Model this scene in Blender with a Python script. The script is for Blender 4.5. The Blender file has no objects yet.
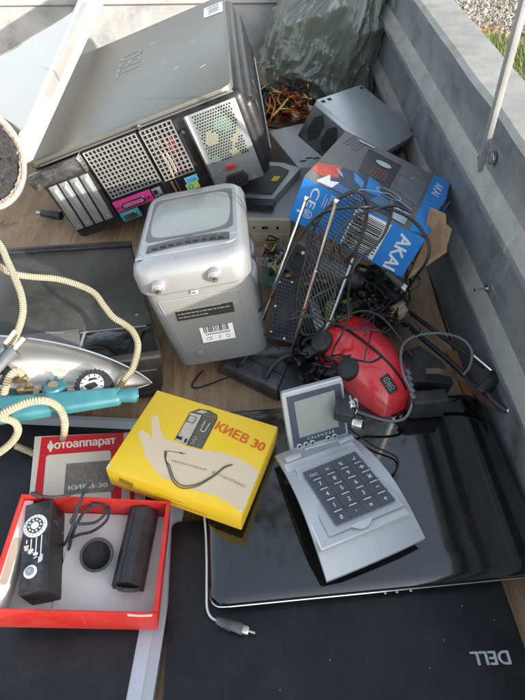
import bpy, bmesh, math, random
from mathutils import Vector, Matrix, Euler, noise
random.seed(7)
R = math.radians
sc = bpy.context.scene
col = sc.collection

# ------------------------------------------------------------------ camera
FPX = 520.0; TH = R(49); PSI = R(1.95); CH = 0.66
fw = Vector((math.sin(PSI)*math.cos(TH), math.cos(PSI)*math.cos(TH), -math.sin(TH)))
rt = Vector((math.cos(PSI), -math.sin(PSI), 0))
up = rt.cross(fw)
cam = bpy.data.cameras.new('camera'); camo = bpy.data.objects.new('camera', cam); col.objects.link(camo)
m = Matrix.Identity(4)
for i in range(3):
    m[i][0] = rt[i]; m[i][1] = up[i]; m[i][2] = -fw[i]
m[2][3] = CH
camo.matrix_world = m
cam.sensor_fit = 'VERTICAL'; cam.sensor_height = 24; cam.sensor_width = 18
cam.lens = 24*FPX/700; cam.clip_end = 500; cam.clip_start = 0.01
sc.camera = camo
W = 0.3457      # inner face of the side wall
YB = 1.754      # inner face of the end wall

def at(u, v, z):
    """point of the scene at height z that the photo shows at (u, v)"""
    d = fw*FPX + rt*(u-262.5) + up*(350-v)
    t = (z-CH)/d.z
    return Vector((0, 0, CH)) + d*t

# ------------------------------------------------------------------ materials
def lin(c):
    return tuple((x/12.92 if x <= .04045 else ((x+.055)/1.055)**2.4) for x in c)
def srgb(r, g, b): return lin((r/255, g/255, b/255))
MATS = {}
def mat(name, c, rough=.5, metal=0., var=.12, vs=18., bump=0., bs=120., dust=0., dustcol=(.35, .33, .30), ds=30.,
        stain=None, stamt=0., ss=7., coat=0., spec=.5, rvar=.0, scr=0., scrcol=(.4, .4, .4), specks=0., stretch=None, emit=None, trans=0., sub=0.):
    if name in MATS: return MATS[name]
    M = bpy.data.materials.new(name); M.use_nodes = True
    N = M.node_tree.nodes; L = M.node_tree.links
    b = N['Principled BSDF']
    tc = N.new('ShaderNodeTexCoord'); vec = tc.outputs['Object']
    if stretch:
        mp = N.new('ShaderNodeMapping'); mp.inputs['Scale'].default_value = stretch
        L.new(vec, mp.inputs['Vector']); vec2 = mp.outputs[0]
    else: vec2 = vec
    def nz(scale, det=6, rg=.6, v=vec2, dist=0.):
        n = N.new('ShaderNodeTexNoise'); n.inputs['Scale'].default_value = scale
        n.inputs['Detail'].default_value = det; n.inputs['Roughness'].default_value = rg
        n.inputs['Distortion'].default_value = dist
        L.new(v, n.inputs['Vector']); return n.outputs['Fac']
    def ramp(f, a, bb, va=0., vb=1.):
        r = N.new('ShaderNodeMapRange'); r.inputs[1].default_value = a; r.inputs[2].default_value = bb
        r.inputs[3].default_value = va; r.inputs[4].default_value = vb
        L.new(f, r.inputs[0]); return r.outputs[0]
    def mix(f, a, bb):
        x = N.new('ShaderNodeMix'); x.data_type = 'RGBA'
        if hasattr(f, 'links'): L.new(f, x.inputs[0])
        else: x.inputs[0].default_value = f
        for k, v in ((6, a), (7, bb)):
            if hasattr(v, 'links'): L.new(v, x.inputs[k])
            else: x.inputs[k].default_value = (*v, 1)
        return x.outputs[2]
    c0 = tuple(x*(1-var) for x in c); c1 = tuple(min(1, x*(1+var)) for x in c)
    cc = mix(ramp(nz(vs), .3, .7), c0, c1)
    rf = None
    if stain:
        f = ramp(nz(ss, 8, .7, dist=.4), .62-stamt*.3, .78-stamt*.15)
        cc = mix(f, cc, stain)
    if dust:
        f = ramp(nz(ds, 8, .75), .42, .8, 0, dust)
        cc = mix(f, cc, dustcol)
        rf = ramp(f, 0, 1, rough, min(1, rough+.5))
    if scr:
        for sc3, ro in (((90, 3, 3), (0, 0, 0)), ((4, 110, 4), (.5, .2, .3)), ((3, 5, 120), (.3, .6, 0))):
            mp3 = N.new('ShaderNodeMapping'); mp3.inputs['Scale'].default_value = sc3; mp3.inputs['Rotation'].default_value = ro; L.new(vec, mp3.inputs['Vector'])
            cc = mix(ramp(nz(1.6, 3, .6, v=mp3.outputs[0]), .68, .74, 0, scr), cc, scrcol)
        cc = mix(ramp(nz(38, 6, .75), .66, .72, 0, scr*1.2), cc, tuple(x*.3 for x in c))
    if specks:
        v = N.new('ShaderNodeTexVoronoi'); v.inputs['Scale'].default_value = 260
        L.new(vec, v.inputs['Vector'])
        g = N.new('ShaderNodeMath'); g.operation = 'MULTIPLY'
        L.new(ramp(v.outputs['Distance'], .06, .14, 1, 0), g.inputs[0])
        L.new(ramp(nz(25, 4), .5, .62, 0, specks), g.inputs[1])
        cc = mix(g.outputs[0], cc, (.16, .155, .14))
    if hasattr(cc, 'links'): L.new(cc, b.inputs['Base Color'])
    b.inputs['Metallic'].default_value = metal
    if rf: L.new(rf, b.inputs['Roughness'])
    elif rvar: L.new(ramp(nz(vs*.6, 8, .7), .3, .7, max(.02, rough-rvar), min(1, rough+rvar)), b.inputs['Roughness'])
    else: b.inputs['Roughness'].default_value = rough
    b.inputs['Coat Weight'].default_value = coat; b.inputs['Coat Roughness'].default_value = .08
    b.inputs['Specular IOR Level'].default_value = spec
    if sub: b.inputs['Subsurface Weight'].default_value = sub
    if trans: b.inputs['Transmission Weight'].default_value = trans
    if bump:
        bp = N.new('ShaderNodeBump'); bp.inputs['Strength'].default_value = min(1, bump); bp.inputs['Distance'].default_value = .001*max(1, bump)
        L.new(nz(bs, 6, .6), bp.inputs['Height']); L.new(bp.outputs[0], b.inputs['Normal'])
    MATS[name] = M
    return M

BLK = mat('black plastic', (.015, .015, .017), .36, var=.2, dust=.09, ds=40, bump=.12, bs=500)
MBLK = mat('matte black plastic', (.018, .018, .021), .5, dust=.10, ds=35, bump=.2, bs=700)
CAB = mat('black cable rubber', (.009, .009, .010), .45, dust=.04)
STEEL = mat('bright steel', (.62, .62, .62), .22, 1, rvar=.1)
CHROME = mat('chrome', (.75, .75, .76), .12, 1, rvar=.05)
SILVERP = mat('silver paint', (.50, .51, .53), .36, .55, var=.04, dust=.3, ds=25, dustcol=(.4, .38, .35), bump=.08, bs=900)
SILVERD = mat('dull silver paint', (.36, .37, .39), .45, .4, var=.05, dust=.3, ds=20)
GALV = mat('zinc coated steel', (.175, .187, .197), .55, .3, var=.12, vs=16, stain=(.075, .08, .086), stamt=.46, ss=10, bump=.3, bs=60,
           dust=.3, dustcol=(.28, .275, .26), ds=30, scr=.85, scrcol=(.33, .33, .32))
GALVB = mat('pale zinc worn and lit', (.29, .288, .27), .6, .15, var=.2, vs=9, stain=(.17, .15, .12), stamt=.5, ss=8, bump=.3, bs=60, scr=.5, scrcol=(.5, .48, .44),
            dust=.4, dustcol=(.6, .58, .53), ds=8, stretch=(1, 1, 2.4))
WHITE = mat('white label paper', (.72, .72, .70), .6, var=.04, dust=.1)
BARE = mat('bare steel sheet', (.45, .47, .49), .38, .7, var=.06, vs=40, dust=.3, ds=12, bump=.1, bs=200)
DARK = mat('dark recess', (.008, .008, .009), .7)
INKW = mat('white ink', (.62, .63, .65), .6, var=.02)
INKB = mat('black ink', (.015, .015, .015), .6)

# ------------------------------------------------------------------ mesh builder
class MB:
    def __init__(s):
        s.bm = bmesh.new(); s.mi = 0; s.uv = s.bm.loops.layers.uv.new('UVMap')
    def _mark(s, faces, smooth=False):
        for f in faces: f.material_index = s.mi; f.smooth = smooth
    def box(s, c, d, r=0., M=None, seg=2, rot=None):
        before = set(s.bm.faces)
        T = Matrix.Translation(c)
        if rot: T = T @ Euler([R(a) for a in rot]).to_matrix().to_4x4()
        T = T @ Matrix.Diagonal((d[0], d[1], d[2], 1))
        if M: T = M @ T
        g = bmesh.ops.create_cube(s.bm, size=1, matrix=T)
        if r > 0:
            es = list({e for v in g['verts'] for e in v.link_edges})
            bmesh.ops.bevel(s.bm, geom=es, offset=r, segments=seg, profile=.5, affect='EDGES', clamp_overlap=True)
        fs = [f for f in s.bm.faces if f not in before]
        s._mark(fs, r > 0 and seg > 1)
        return fs
    def cyl(s, p, q, r, r2=None, n=20, cap=True, smooth=True, bev=0.):
        p = Vector(p); q = Vector(q); d = q-p
        if r2 is None: r2 = r
        M = Matrix.Translation((p+q)/2) @ d.to_track_quat('Z', 'Y').to_matrix().to_4x4()
        before = set(s.bm.faces)
        g = bmesh.ops.create_cone(s.bm, cap_ends=cap, segments=n, radius1=r, radius2=r2, depth=d.length, matrix=M)
        if bev:
            caps = [f for f in s.bm.faces if f not in before and len(f.verts) == n]
            es = list({e for f in caps for e in f.edges})
            bmesh.ops.bevel(s.bm, geom=es, offset=bev, segments=2, profile=.5, affect='EDGES')
        fs = [f for f in s.bm.faces if f not in before]
        for f in fs:
            f.material_index = s.mi; f.smooth = smooth and len(f.verts) < 6
        return fs
    def prism(s, pts, z0, z1, M=None, smooth=False, bev=0., taper=None):
        """2D outline extruded from z0 to z1 (outline anticlockwise)"""
        before = set(s.bm.faces)
        cx = sum(p[0] for p in pts)/len(pts); cy = sum(p[1] for p in pts)/len(pts)
        t = taper or 1
        a = [Vector((p[0], p[1], z0)) for p in pts]
        b = [Vector((cx+(p[0]-cx)*t, cy+(p[1]-cy)*t, z1)) for p in pts]
        if M: a = [M @ v for v in a]; b = [M @ v for v in b]
        va = [s.bm.verts.new(v) for v in a]; vb = [s.bm.verts.new(v) for v in b]
        n = len(pts)
        for i in range(n):
            s.bm.faces.new((va[i], va[(i+1) % n], vb[(i+1) % n], vb[i]))
        s.bm.faces.new(vb); s.bm.faces.new(list(reversed(va)))
        if bev:
            es = [s.bm.edges.get((vb[i], vb[(i+1) % n])) for i in range(n)]
            bmesh.ops.bevel(s.bm, geom=es, offset=bev, segments=2, profile=.5, affect='EDGES')
        fs = [f for f in s.bm.faces if f not in before]
        s._mark(fs, smooth)
        if smooth:
            for f in fs:
                if len(f.verts) > 4: f.smooth = False
        return fs
    def hexa(s, v8, r=0., seg=2):
        """8 corners: bottom loop of 4, top loop of 4"""
        before = set(s.bm.faces)
        v = [s.bm.verts.new(p) for p in v8]
        for q in ((3, 2, 1, 0), (4, 5, 6, 7), (0, 1, 5, 4), (1, 2, 6, 5), (2, 3, 7, 6), (3, 0, 4, 7)):
            s.bm.faces.new([v[i] for i in q])
        if r:
            es = list({e for x in v for e in x.link_edges})
            bmesh.ops.bevel(s.bm, geom=es, offset=r, segments=seg, profile=.5, affect='EDGES', clamp_overlap=True)
        fs = [f for f in s.bm.faces if f not in before]
        s._mark(fs, r > 0)
    def quad(s, pts):
        f = s.bm.faces.new([s.bm.verts.new(p) for p in pts]); f.material_index = s.mi; return f
    def tube(s, pts, r, n=8, sub=6, rfun=None, flat=1.):
        P = [Vector(p) for p in pts]
        if sub > 1 and len(P) > 2:
            Q = []
            for i in range(len(P)-1):
                p0 = P[max(i-1, 0)]; p1 = P[i]; p2 = P[i+1]; p3 = P[min(i+2, len(P)-1)]
                for k in range(sub):
                    t = k/sub
                    Q.append(.5*((2*p1)+(p2-p0)*t+(2*p0-5*p1+4*p2-p3)*t*t+(3*p1-p0-3*p2+p3)*t**3))
            Q.append(P[-1]); P = Q
        rings = []; ln = 0; prev = None; L = []
        x = None
        for i, p in enumerate(P):
            d = (P[min(i+1, len(P)-1)]-P[max(i-1, 0)])
            if d.length < 1e-9: d = Vector((0, 0, 1))
            d.normalize()
            if x is None: x = d.orthogonal().normalized()
            else:
                x = x-d*x.dot(d)
                x = x.normalized() if x.length > 1e-6 else d.orthogonal().normalized()
            y = d.cross(x)
            if prev is not None: ln += (p-prev).length
            prev = p; L.append(ln)
            rr = rfun(i/(len(P)-1))*r if rfun else r
            rings.append([s.bm.verts.new(p+x*math.cos(2*math.pi*k/n)*rr+y*math.sin(2*math.pi*k/n)*rr*flat) for k in range(n)])
        for i in range(len(rings)-1):
            for k in range(n):
                f = s.bm.faces.new((rings[i][k], rings[i][(k+1) % n], rings[i+1][(k+1) % n], rings[i+1][k]))
                f.smooth = True; f.material_index = s.mi
                us = [(L[i], k/n), (L[i], (k+1)/n), (L[i+1], (k+1)/n), (L[i+1], k/n)]
                for lp, (a, b) in zip(f.loops, us): lp[s.uv].uv = (a*100, b)
        for rg, rev in ((rings[0], True), (rings[-1], False)):
            f = s.bm.faces.new(list(reversed(rg)) if rev else rg); f.material_index = s.mi
    def text(s, txt, M, size=1., width=None, height=None, bold=0., thick=0., align='CENTER', shear=0.):
        phi = None
        if txt[0] in 'фФ':
            txt = {'ф': 'о', 'Ф': 'О'}[txt[0]]+txt[1:]
            c1_ = bpy.data.curves.new('lettering', 'FONT'); c1_.body = txt[0]; o1_ = bpy.data.objects.new('lettering', c1_); m1_ = bpy.data.meshes.new_from_object(o1_)
            phi = (sum((min(v.co.x for v in m1_.vertices), max(v.co.x for v in m1_.vertices)))/2, min(v.co.y for v in m1_.vertices), max(v.co.y for v in m1_.vertices)); bpy.data.objects.remove(o1_); bpy.data.curves.remove(c1_); bpy.data.meshes.remove(m1_)
        cu = bpy.data.curves.new('lettering', 'FONT'); cu.body = txt; cu.size = 1; cu.align_x = 'LEFT'
        cu.offset = 0; cu.extrude = 0; cu.shear = shear; cu.resolution_u = 4
        ob = bpy.data.objects.new('lettering', cu); me = bpy.data.meshes.new_from_object(ob)
        xs = [v.co.x for v in me.vertices]; ys = [v.co.y for v in me.vertices]
        if not xs: return
        x0, x1, y0, y1 = min(xs), max(xs), min(ys), max(ys)
        sx = size; sy = size
        if width: sx = width/(x1-x0)
        if height: sy = height/(y1-y0)
        if width and not height: sy = sx
        if height and not width: sx = sy
        ox = -(x0+x1)/2 if align == 'CENTER' else -x0
        T = M @ Matrix.Diagonal((sx, sy, 1, 1)) @ Matrix.Translation((ox, -(y0+y1)/2, 0))
        if phi:
            e_ = .06+bold; up2 = (M.to_3x3() @ Vector((0, 0, 1))).normalized()*.0001; g_ = .22 if phi[2] < .62 else .04
            s.quad([T @ Vector((phi[0]+dx, yy, 0))+up2 for dx, yy in ((-e_, phi[1]-g_), (e_, phi[1]-g_), (e_, phi[2]+g_), (-e_, phi[2]+g_))])
        offs = [(0, 0)] if not bold else [(0, 0), (bold, 0), (-bold, 0), (0, bold*.6), (0, -bold*.6)]
        for q, (dx, dy) in enumerate(offs):
            T2 = T @ Matrix.Translation((dx, dy, 0)); off = (M.to_3x3() @ Vector((0, 0, 1))).normalized()*(.00002*q)
            vs = [s.bm.verts.new(T2 @ v.co + off) for v in me.vertices]
            for p in me.polygons:
                try: f = s.bm.faces.new([vs[i] for i in p.vertices]); f.material_index = s.mi
                except ValueError: pass
        bpy.data.objects.remove(ob); bpy.data.curves.remove(cu); bpy.data.meshes.remove(me)

ROOTM = {}
def T(loc=(0, 0, 0), rot=(0, 0, 0)):
    return Matrix.Translation(loc) @ Euler([R(a) for a in rot]).to_matrix().to_4x4()
def meta(o, label=None, cat=None, group=None, kind=None):
    if label: o['label'] = label
    if cat: o['category'] = cat
    if group: o['group'] = group
    if kind: o['kind'] = kind
    return o
def thing(name, label, cat, loc=(0, 0, 0), rot=(0, 0, 0), group=None):
    o = bpy.data.objects.new(name, None); col.objects.link(o); o.empty_display_size = .02
    o.location = loc; o.rotation_euler = [R(a) for a in rot]
    ROOTM[o.name] = T(loc, rot)
    return meta(o, label, cat, group)
def obj(name, mb, mats, parent=None, world=False, sub=0, sharp=None, norm=True):
    me = bpy.data.meshes.new(name)
    if norm: bmesh.ops.recalc_face_normals(mb.bm, faces=mb.bm.faces)
    if world and parent is not None:
        top = parent
        while top.parent: top = top.parent
        bmesh.ops.transform(mb.bm, matrix=ROOTM[top.name].inverted(), verts=mb.bm.verts)
    mb.bm.to_mesh(me); mb.bm.free()
    for x in (mats if isinstance(mats, (list, tuple)) else [mats]): me.materials.append(x)
    o = bpy.data.objects.new(name, me); col.objects.link(o)
    if parent is not None: o.parent = parent
    if sub:
        md = o.modifiers.new('smooth', 'SUBSURF'); md.levels = sub; md.render_levels = sub
    if any(p.use_smooth for p in me.polygons) and not sub:
        try: me.set_sharp_from_angle(angle=R(38))
        except Exception: pass
    return o
def one(name, mb, mats, label, cat, group=None, kind=None, **k):
    return meta(obj(name, mb, mats, **k), label, cat, group, kind)
def rrect(x0, y0, x1, y1, r, n=5):
    o = []
    for cx, cy, a in ((x1-r, y0+r, -90), (x1-r, y1-r, 0), (x0+r, y1-r, 90), (x0+r, y0+r, 180)):
        for k in range(n+1):
            t = R(a+90*k/n); o.append((cx+r*math.cos(t), cy+r*math.sin(t)))
    return o
FRONT = Matrix(((1, 0, 0, 0), (0, 0, -1, 0), (0, 1, 0, 0), (0, 0, 0, 1)))   # sheet (x,y,+z) -> face looking to -y: x, z, -y
def front(x, z, y, rot=0):       # matrix for lettering on a face that looks to -y
    return Matrix.Translation((x, y, z)) @ FRONT @ Matrix.Rotation(R(rot), 4, 'Z')
def flat(x, y, z, rot=0):
    return Matrix.Translation((x, y, z)) @ Matrix.Rotation(R(rot), 4, 'Z')

# ------------------------------------------------------------------ world, sun
sunL = Vector((-.75, .65, -.335)).normalized()        # the way the light travels
el = math.asin(-sunL.z); az = math.atan2(-sunL.x, -sunL.y)
wd = bpy.data.worlds.new('World'); sc.world = wd; wd.use_nodes = True
n = wd.node_tree.nodes; bg = n['Background']; sky = n.new('ShaderNodeTexSky'); sky.sky_type = 'NISHITA'
sky.sun_disc = False; sky.sun_elevation = el; sky.sun_rotation = az; sky.air_density = 1.2; sky.dust_density = 2
hs = n.new('ShaderNodeHueSaturation'); hs.inputs['Saturation'].default_value = .55
wd.node_tree.links.new(sky.outputs[0], hs.inputs['Color']); wd.node_tree.links.new(hs.outputs[0], bg.inputs[0]); bg.inputs[1].default_value = .15
sun = bpy.data.lights.new('sun', 'SUN'); sun.energy = 2.3; sun.angle = R(.6); sun.color = (1, .93, .82)
suno = bpy.data.objects.new('sun', sun); col.objects.link(suno); suno.rotation_euler = sunL.to_track_quat('-Z', 'Y').to_euler()
sc.view_settings.view_transform = 'Standard'; sc.view_settings.look = 'None'; sc.view_settings.gamma = 1
sc.view_settings.exposure = 1.75

# ------------------------------------------------------------------ setting
def wood_mat():
    M = bpy.data.materials.new('worn plywood'); M.use_nodes = True
    N = M.node_tree.nodes; L = M.node_tree.links; b = N['Principled BSDF']
    tc = N.new('ShaderNodeTexCoord')
    def mp(sc_):
        m_ = N.new('ShaderNodeMapping'); m_.inputs['Scale'].default_value = sc_; L.new(tc.outputs['Object'], m_.inputs['Vector']); return m_.outputs[0]
    def nz(v, s_, d=8, r=.65, di=0):
        n_ = N.new('ShaderNodeTexNoise'); n_.inputs['Scale'].default_value = s_; n_.inputs['Detail'].default_value = d; n_.inputs['Roughness'].default_value = r; n_.inputs['Distortion'].default_value = di
        L.new(v, n_.inputs['Vector']); return n_.outputs['Fac']
    def rg(f, a, c, va=0, vb=1):
        r_ = N.new('ShaderNodeMapRange'); r_.inputs[1].default_value = a; r_.inputs[2].default_value = c; r_.inputs[3].default_value = va; r_.inputs[4].default_value = vb
        L.new(f, r_.inputs[0]); return r_.outputs[0]
    def mix(f, a, c):
        x = N.new('ShaderNodeMix'); x.data_type = 'RGBA'; L.new(f, x.inputs[0])
        for k, v in ((6, a), (7, c)):
            if hasattr(v, 'links'): L.new(v, x.inputs[k])
            else: x.inputs[k].default_value = (*v, 1)
        return x.outputs[2]
    o3 = mp((1, 1, 1)); st = mp((14, 1.2, 1)); st2 = mp((60, 3, 1))
    c = mix(rg(nz(st, 3, 9, .7, .8), .35, .68), (.25, .155, .085), (.50, .32, .175))
    c = mix(rg(nz(st2, 5, 6, .7), .46, .70, 0, .75), c, (.15, .095, .058))
    c = mix(rg(nz(o3, 4.5, 9, .72, .5), .46, .66, 0, .7), c, (.42, .33, .235))
    c = mix(rg(nz(o3, 9, 9, .75, 1), .56, .70, 0, .85), c, (.08, .058, .042))
    c = mix(rg(nz(o3, 90, 5, .8), .62, .78, 0, .8), c, (.36, .31, .25))
    L.new(c, b.inputs['Base Color']); b.inputs['Roughness'].default_value = .8
    bp = N.new('ShaderNodeBump'); bp.inputs['Strength'].default_value = .7; bp.inputs['Distance'].default_value = .0015
    L.new(nz(st2, 4, 8, .7), bp.inputs['Height']); L.new(bp.outputs[0], b.inputs['Normal'])
    return M
mb = MB(); mb.box((-.36, .70, -.010), (2*.7+.012, 2.12, .02)); fl = obj('floor', mb, wood_mat()); fl['kind'] = 'structure'
mb = MB(); mb.quad([(-60, -60, -.6), (60, -60, -.6), (60, 60, -.6), (-60, 60, -.6)])
gm = mat('earth', (.17, .135, .095), .9, var=.35, vs=8, bump=1, bs=40, stain=(.09, .07, .045), stamt=.5)
g = obj('ground', mb, gm); g['kind'] = 'structure'

# side wall: folded steel profile swept along the trailer
prof = [(0, 0), (0, .098), (-.012, .106), (-.014, .118), (-.002, .146), (0, .205), (-.001, .222), (-.013, .231), (-.014, .243), (-.001, .268),
        (0, .310), (-.012, .316), (-.014, .345), (-.008, .352), (.050, .356), (.056, .350), (.056, .32), (.02, .31), (.02, 0)]
t = thing('side_wall', 'long grey ribbed steel trailer wall along the right edge of the load', 'trailer wall', (W, .7, 0))
mb = MB()
ny = 60; ys = [-.5+(YB+.05+.5)*i/ny for i in range(ny+1)]
rows = []
for i, y in enumerate(ys):
    row = []
    for k, (x, z) in enumerate(prof):
        w = .0016*noise.noise(Vector((y*4, z*9, 3)))+.0012*noise.noise(Vector((y*11, z*5, 7)))
        row.append(mb.bm.verts.new((W+x+(w if x < .01 else 0), y, z+(w if .3 < z else 0))))
    rows.append(row)
npf = len(prof)
for i in range(ny):
    for k in range(npf):
        k2 = (k+1) % npf
        f = mb.bm.faces.new((rows[i][k], rows[i+1][k], rows[i+1][k2], rows[i][k2])); f.smooth = True
        f.material_index = 1 if (12 <= k <= 15 or k in (3, 8)) else 0  # upward rib slopes get paler zinc, their catch of light put in the colour
mb.bm.faces.new(rows[0]); mb.bm.faces.new(list(reversed(rows[-1])))
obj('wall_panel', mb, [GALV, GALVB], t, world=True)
t2 = t
# end wall
t = thing('end_wall', 'pale scuffed steel front wall of the trailer behind the computer tower', 'trailer wall', (-.35, YB, 0))
mb = MB()
pr = [(0, 0), (0, .018), (.004, .022), (.004, .176), (-.006, .183), (-.006, .205), (.004, .215), (.004, .33), (-.01, .335), (-.01, .36), (.035, .362), (.035, 0)]
rows = []
for i in range(41):
    x = -1.06+(W+1.06-.002)*i/40
    rows.append([mb.bm.verts.new((x, YB+y+.0015*noise.noise(Vector((x*5, z*8, 1))), z)) for y, z in pr])
for i in range(40):
    for k in range(len(pr)):
        k2 = (k+1) % len(pr)
        f = mb.bm.faces.new((rows[i][k], rows[i][k2], rows[i+1][k2], rows[i+1][k])); f.smooth = True; f.material_index = 0
mb.bm.faces.new(rows[0]); mb.bm.faces.new(list(reversed(rows[-1])))
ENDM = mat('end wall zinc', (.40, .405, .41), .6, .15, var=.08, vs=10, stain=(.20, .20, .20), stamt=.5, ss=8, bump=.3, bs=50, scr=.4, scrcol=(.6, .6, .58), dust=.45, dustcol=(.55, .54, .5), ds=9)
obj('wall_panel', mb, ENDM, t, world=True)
mb = MB()      # faint stamped grey code on the end wall
for k in range(9):
    mb.box((.075+.0045*k, YB+.0035, .105), (.002, .0016, .035-.004*(k % 3)))
obj('stamp', mb, mat('faded ink', (.3, .31, .33), .7), t, world=True)
# bolts on the side wall and the prop rod
def bolt(p, r, L, label):
    t = thing('bolt', label, 'bolt', p)
    mb = MB(); mb.cyl((-.001, 0, 0), (-.005, 0, 0), r*1.8, n=20, bev=.0006); obj('washer', mb, STEEL, t)
    mb = MB(); mb.cyl((-.005, 0, 0), (-.012, 0, 0), r*1.25, n=6, smooth=False); obj('nut', mb, BARE, t)
    mb = MB(); mb.cyl((-.012, 0, 0), (-L, 0, 0), r*.6, n=12); obj('shank', mb, STEEL, t)
bolt((W-.001, .665, .290), .0055, .022, 'big zinc bolt with washer holding the flat bar to the wall')
pb = (W-.002, .545, .155)
mb = MB(); mb.cyl(pb, (pb[0]-.022, pb[1]-.003, pb[2]), .0022, n=10); mb.cyl((pb[0]-.0015, pb[1], pb[2]), (pb[0]-.004, pb[1], pb[2]), .005, n=16)
one('screw', mb, STEEL, 'small bright screw poking out of the steel side wall below its upper rib', 'screw')
t = thing('prop_bar', 'pale flat metal bar standing up from the bolt on the side wall', 'metal bar', (W-.02, .655, .285))
p0 = Vector((W-.019, .655, .275)); p1 = at(537, -40, .545)
d = (p1-p0).normalized(); x = Vector((1, .15, 0)); x = (x-d*x.dot(d)).normalized(); y = d.cross(x)
mb = MB(); mm = Matrix.Identity(4)
for i in range(3): mm[i][0] = x[i]; mm[i][1] = y[i]; mm[i][2] = d[i]; mm[i][3] = p0[i]
mb.box((0, 0, (p1-p0).length/2), (.0075, .003, (p1-p0).length), r=.001, M=mm)
obj('bar', mb, mat('dull aluminium', (.40, .41, .42), .45, .5, dust=.3), t, world=True)
mb = MB(); mb.box((-.0028, .003, (p1-p0).length/2+.005), (.0025, .007, (p1-p0).length-.01), r=.0008, M=mm)
obj('flange', mb, MATS['dull aluminium'], t, world=True)

# gravel, grass and leaves outside
def scatter_poly(n, x0, x1, y0, y1, fn):
    for _ in range(n):
        x = random.uniform(x0, x1); y = random.uniform(y0, y1); fn(x, y)
GM = [mat('stone a', (.27, .24, .20), .85, var=.2, vs=60, bump=.5), mat('stone b', (.17, .15, .125), .9, var=.2, vs=60, bump=.5), mat('stone c', (.37, .34, .29), .85, var=.15, vs=60)]
mb = MB()
ico = []
tb = bmesh.new(); bmesh.ops.create_icosphere(tb, subdivisions=1, radius=1); iv = [v.co.copy() for v in tb.verts]; iff = [[v.index for v in f.verts] for f in tb.faces]; tb.free()
def pebble(x, y):
    if y < 3.62+.12*math.sin(x*6)+.1*math.sin(x*17) and random.random() < .9: return
    s = random.uniform(.005, .015)*(1 if random.random() < .93 else 1.8)
    M = Matrix.Translation((x, y, -.6+s*.3)) @ Euler((random.random()*6, random.random()*6, random.random()*6)).to_matrix().to_4x4() @ Matrix.Diagonal((s, s*random.uniform(.6, 1), s*random.uniform(.4, .7), 1))
    vs = [mb.bm.verts.new(M @ (v*random.uniform(.85, 1.12))) for v in iv]
    k = random.choice((0, 0, 1, 2))
    for f in iff:
        q = mb.bm.faces.new([vs[i] for i in f]); q.material_index = k
scatter_poly(30000, .85, 2.6, 3.3, 5.2, pebble)
o = obj('gravel', mb, GM, norm=False); meta(o, 'loose pale gravel on the ground beyond the trailer wall', 'gravel', kind='stuff')
mb = MB()
def blade(x, y):
    if y > 3.52+.12*math.sin(x*6)+random.gauss(0, .10): return
    h = random.uniform(.05, .13); a = random.random()*6.28; w = random.uniform(.002, .0045)
    dx, dy = math.cos(a), math.sin(a); l = random.uniform(.02, .09)
    mb.mi = random.choice((0, 0, 1, 2))
    b0 = Vector((x, y, -.6)); sd = Vector((-dy, dx, 0))*w
    m1 = b0+Vector((dx*l*.3, dy*l*.3, h*.6)); m2 = b0+Vector((dx*l, dy*l, h))
    v = [mb.bm.verts.new(p) for p in (b0-sd, b0+sd, m1+sd*.8, m1-sd*.8, m2)]
    f = mb.bm.faces.new((v[0], v[1], v[2], v[3])); f.material_index = mb.mi
    f = mb.bm.faces.new((v[3], v[2], v[4])); f.material_index = mb.mi
scatter_poly(110000, .75, 2.6, 2.1, 3.9, blade)
GR = [mat('grass a', (.10, .17, .035), .6, var=.3, vs=10), mat('grass b', (.17, .22, .06), .6, var=.3, vs=10), mat('grass dry', (.30, .25, .12), .7, var=.3)]
o = obj('grass', mb, GR, norm=False); meta(o, 'bright green and dry grass growing beside the trailer', 'grass', kind='stuff')
mb = MB()
def leaf(x, y):
    if abs(y-3.58-random.gauss(0, .15)) > .22: return
    s = random.uniform(.02, .045)
    M = Matrix.Translation((x, y, -.6+random.uniform(.01, .06))) @ Euler((random.gauss(0, .5), random.gauss(0, .5), random.random()*6)).to_matrix().to_4x4()
    pts = [(-1, 0, 0), (-.5, .38, .12), (.2, .45, .16), (1, 0, .05), (.2, -.45, .14), (-.5, -.38, .1)]
    mb.mi = random.choice((0, 1))
    c = mb.bm.verts.new(M @ Vector((0, 0, -.02*s)))
    vs = [mb.bm.verts.new(M @ (Vector(p)*s)) for p in pts]
    for i in range(6):
        f = mb.bm.faces.new((c, vs[i], vs[(i+1) % 6])); f.material_index = mb.mi
scatter_poly(2600, .8, 2.6, 2.3, 4.4, leaf)
o = obj('leaves', mb, [mat('dead leaf', (.24, .11, .05), .7, var=.3), mat('tan leaf', (.36, .22, .11), .7, var=.3)], norm=False); meta(o, 'dry brown fallen leaves between the gravel and the grass', 'leaves', kind='stuff')


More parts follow.
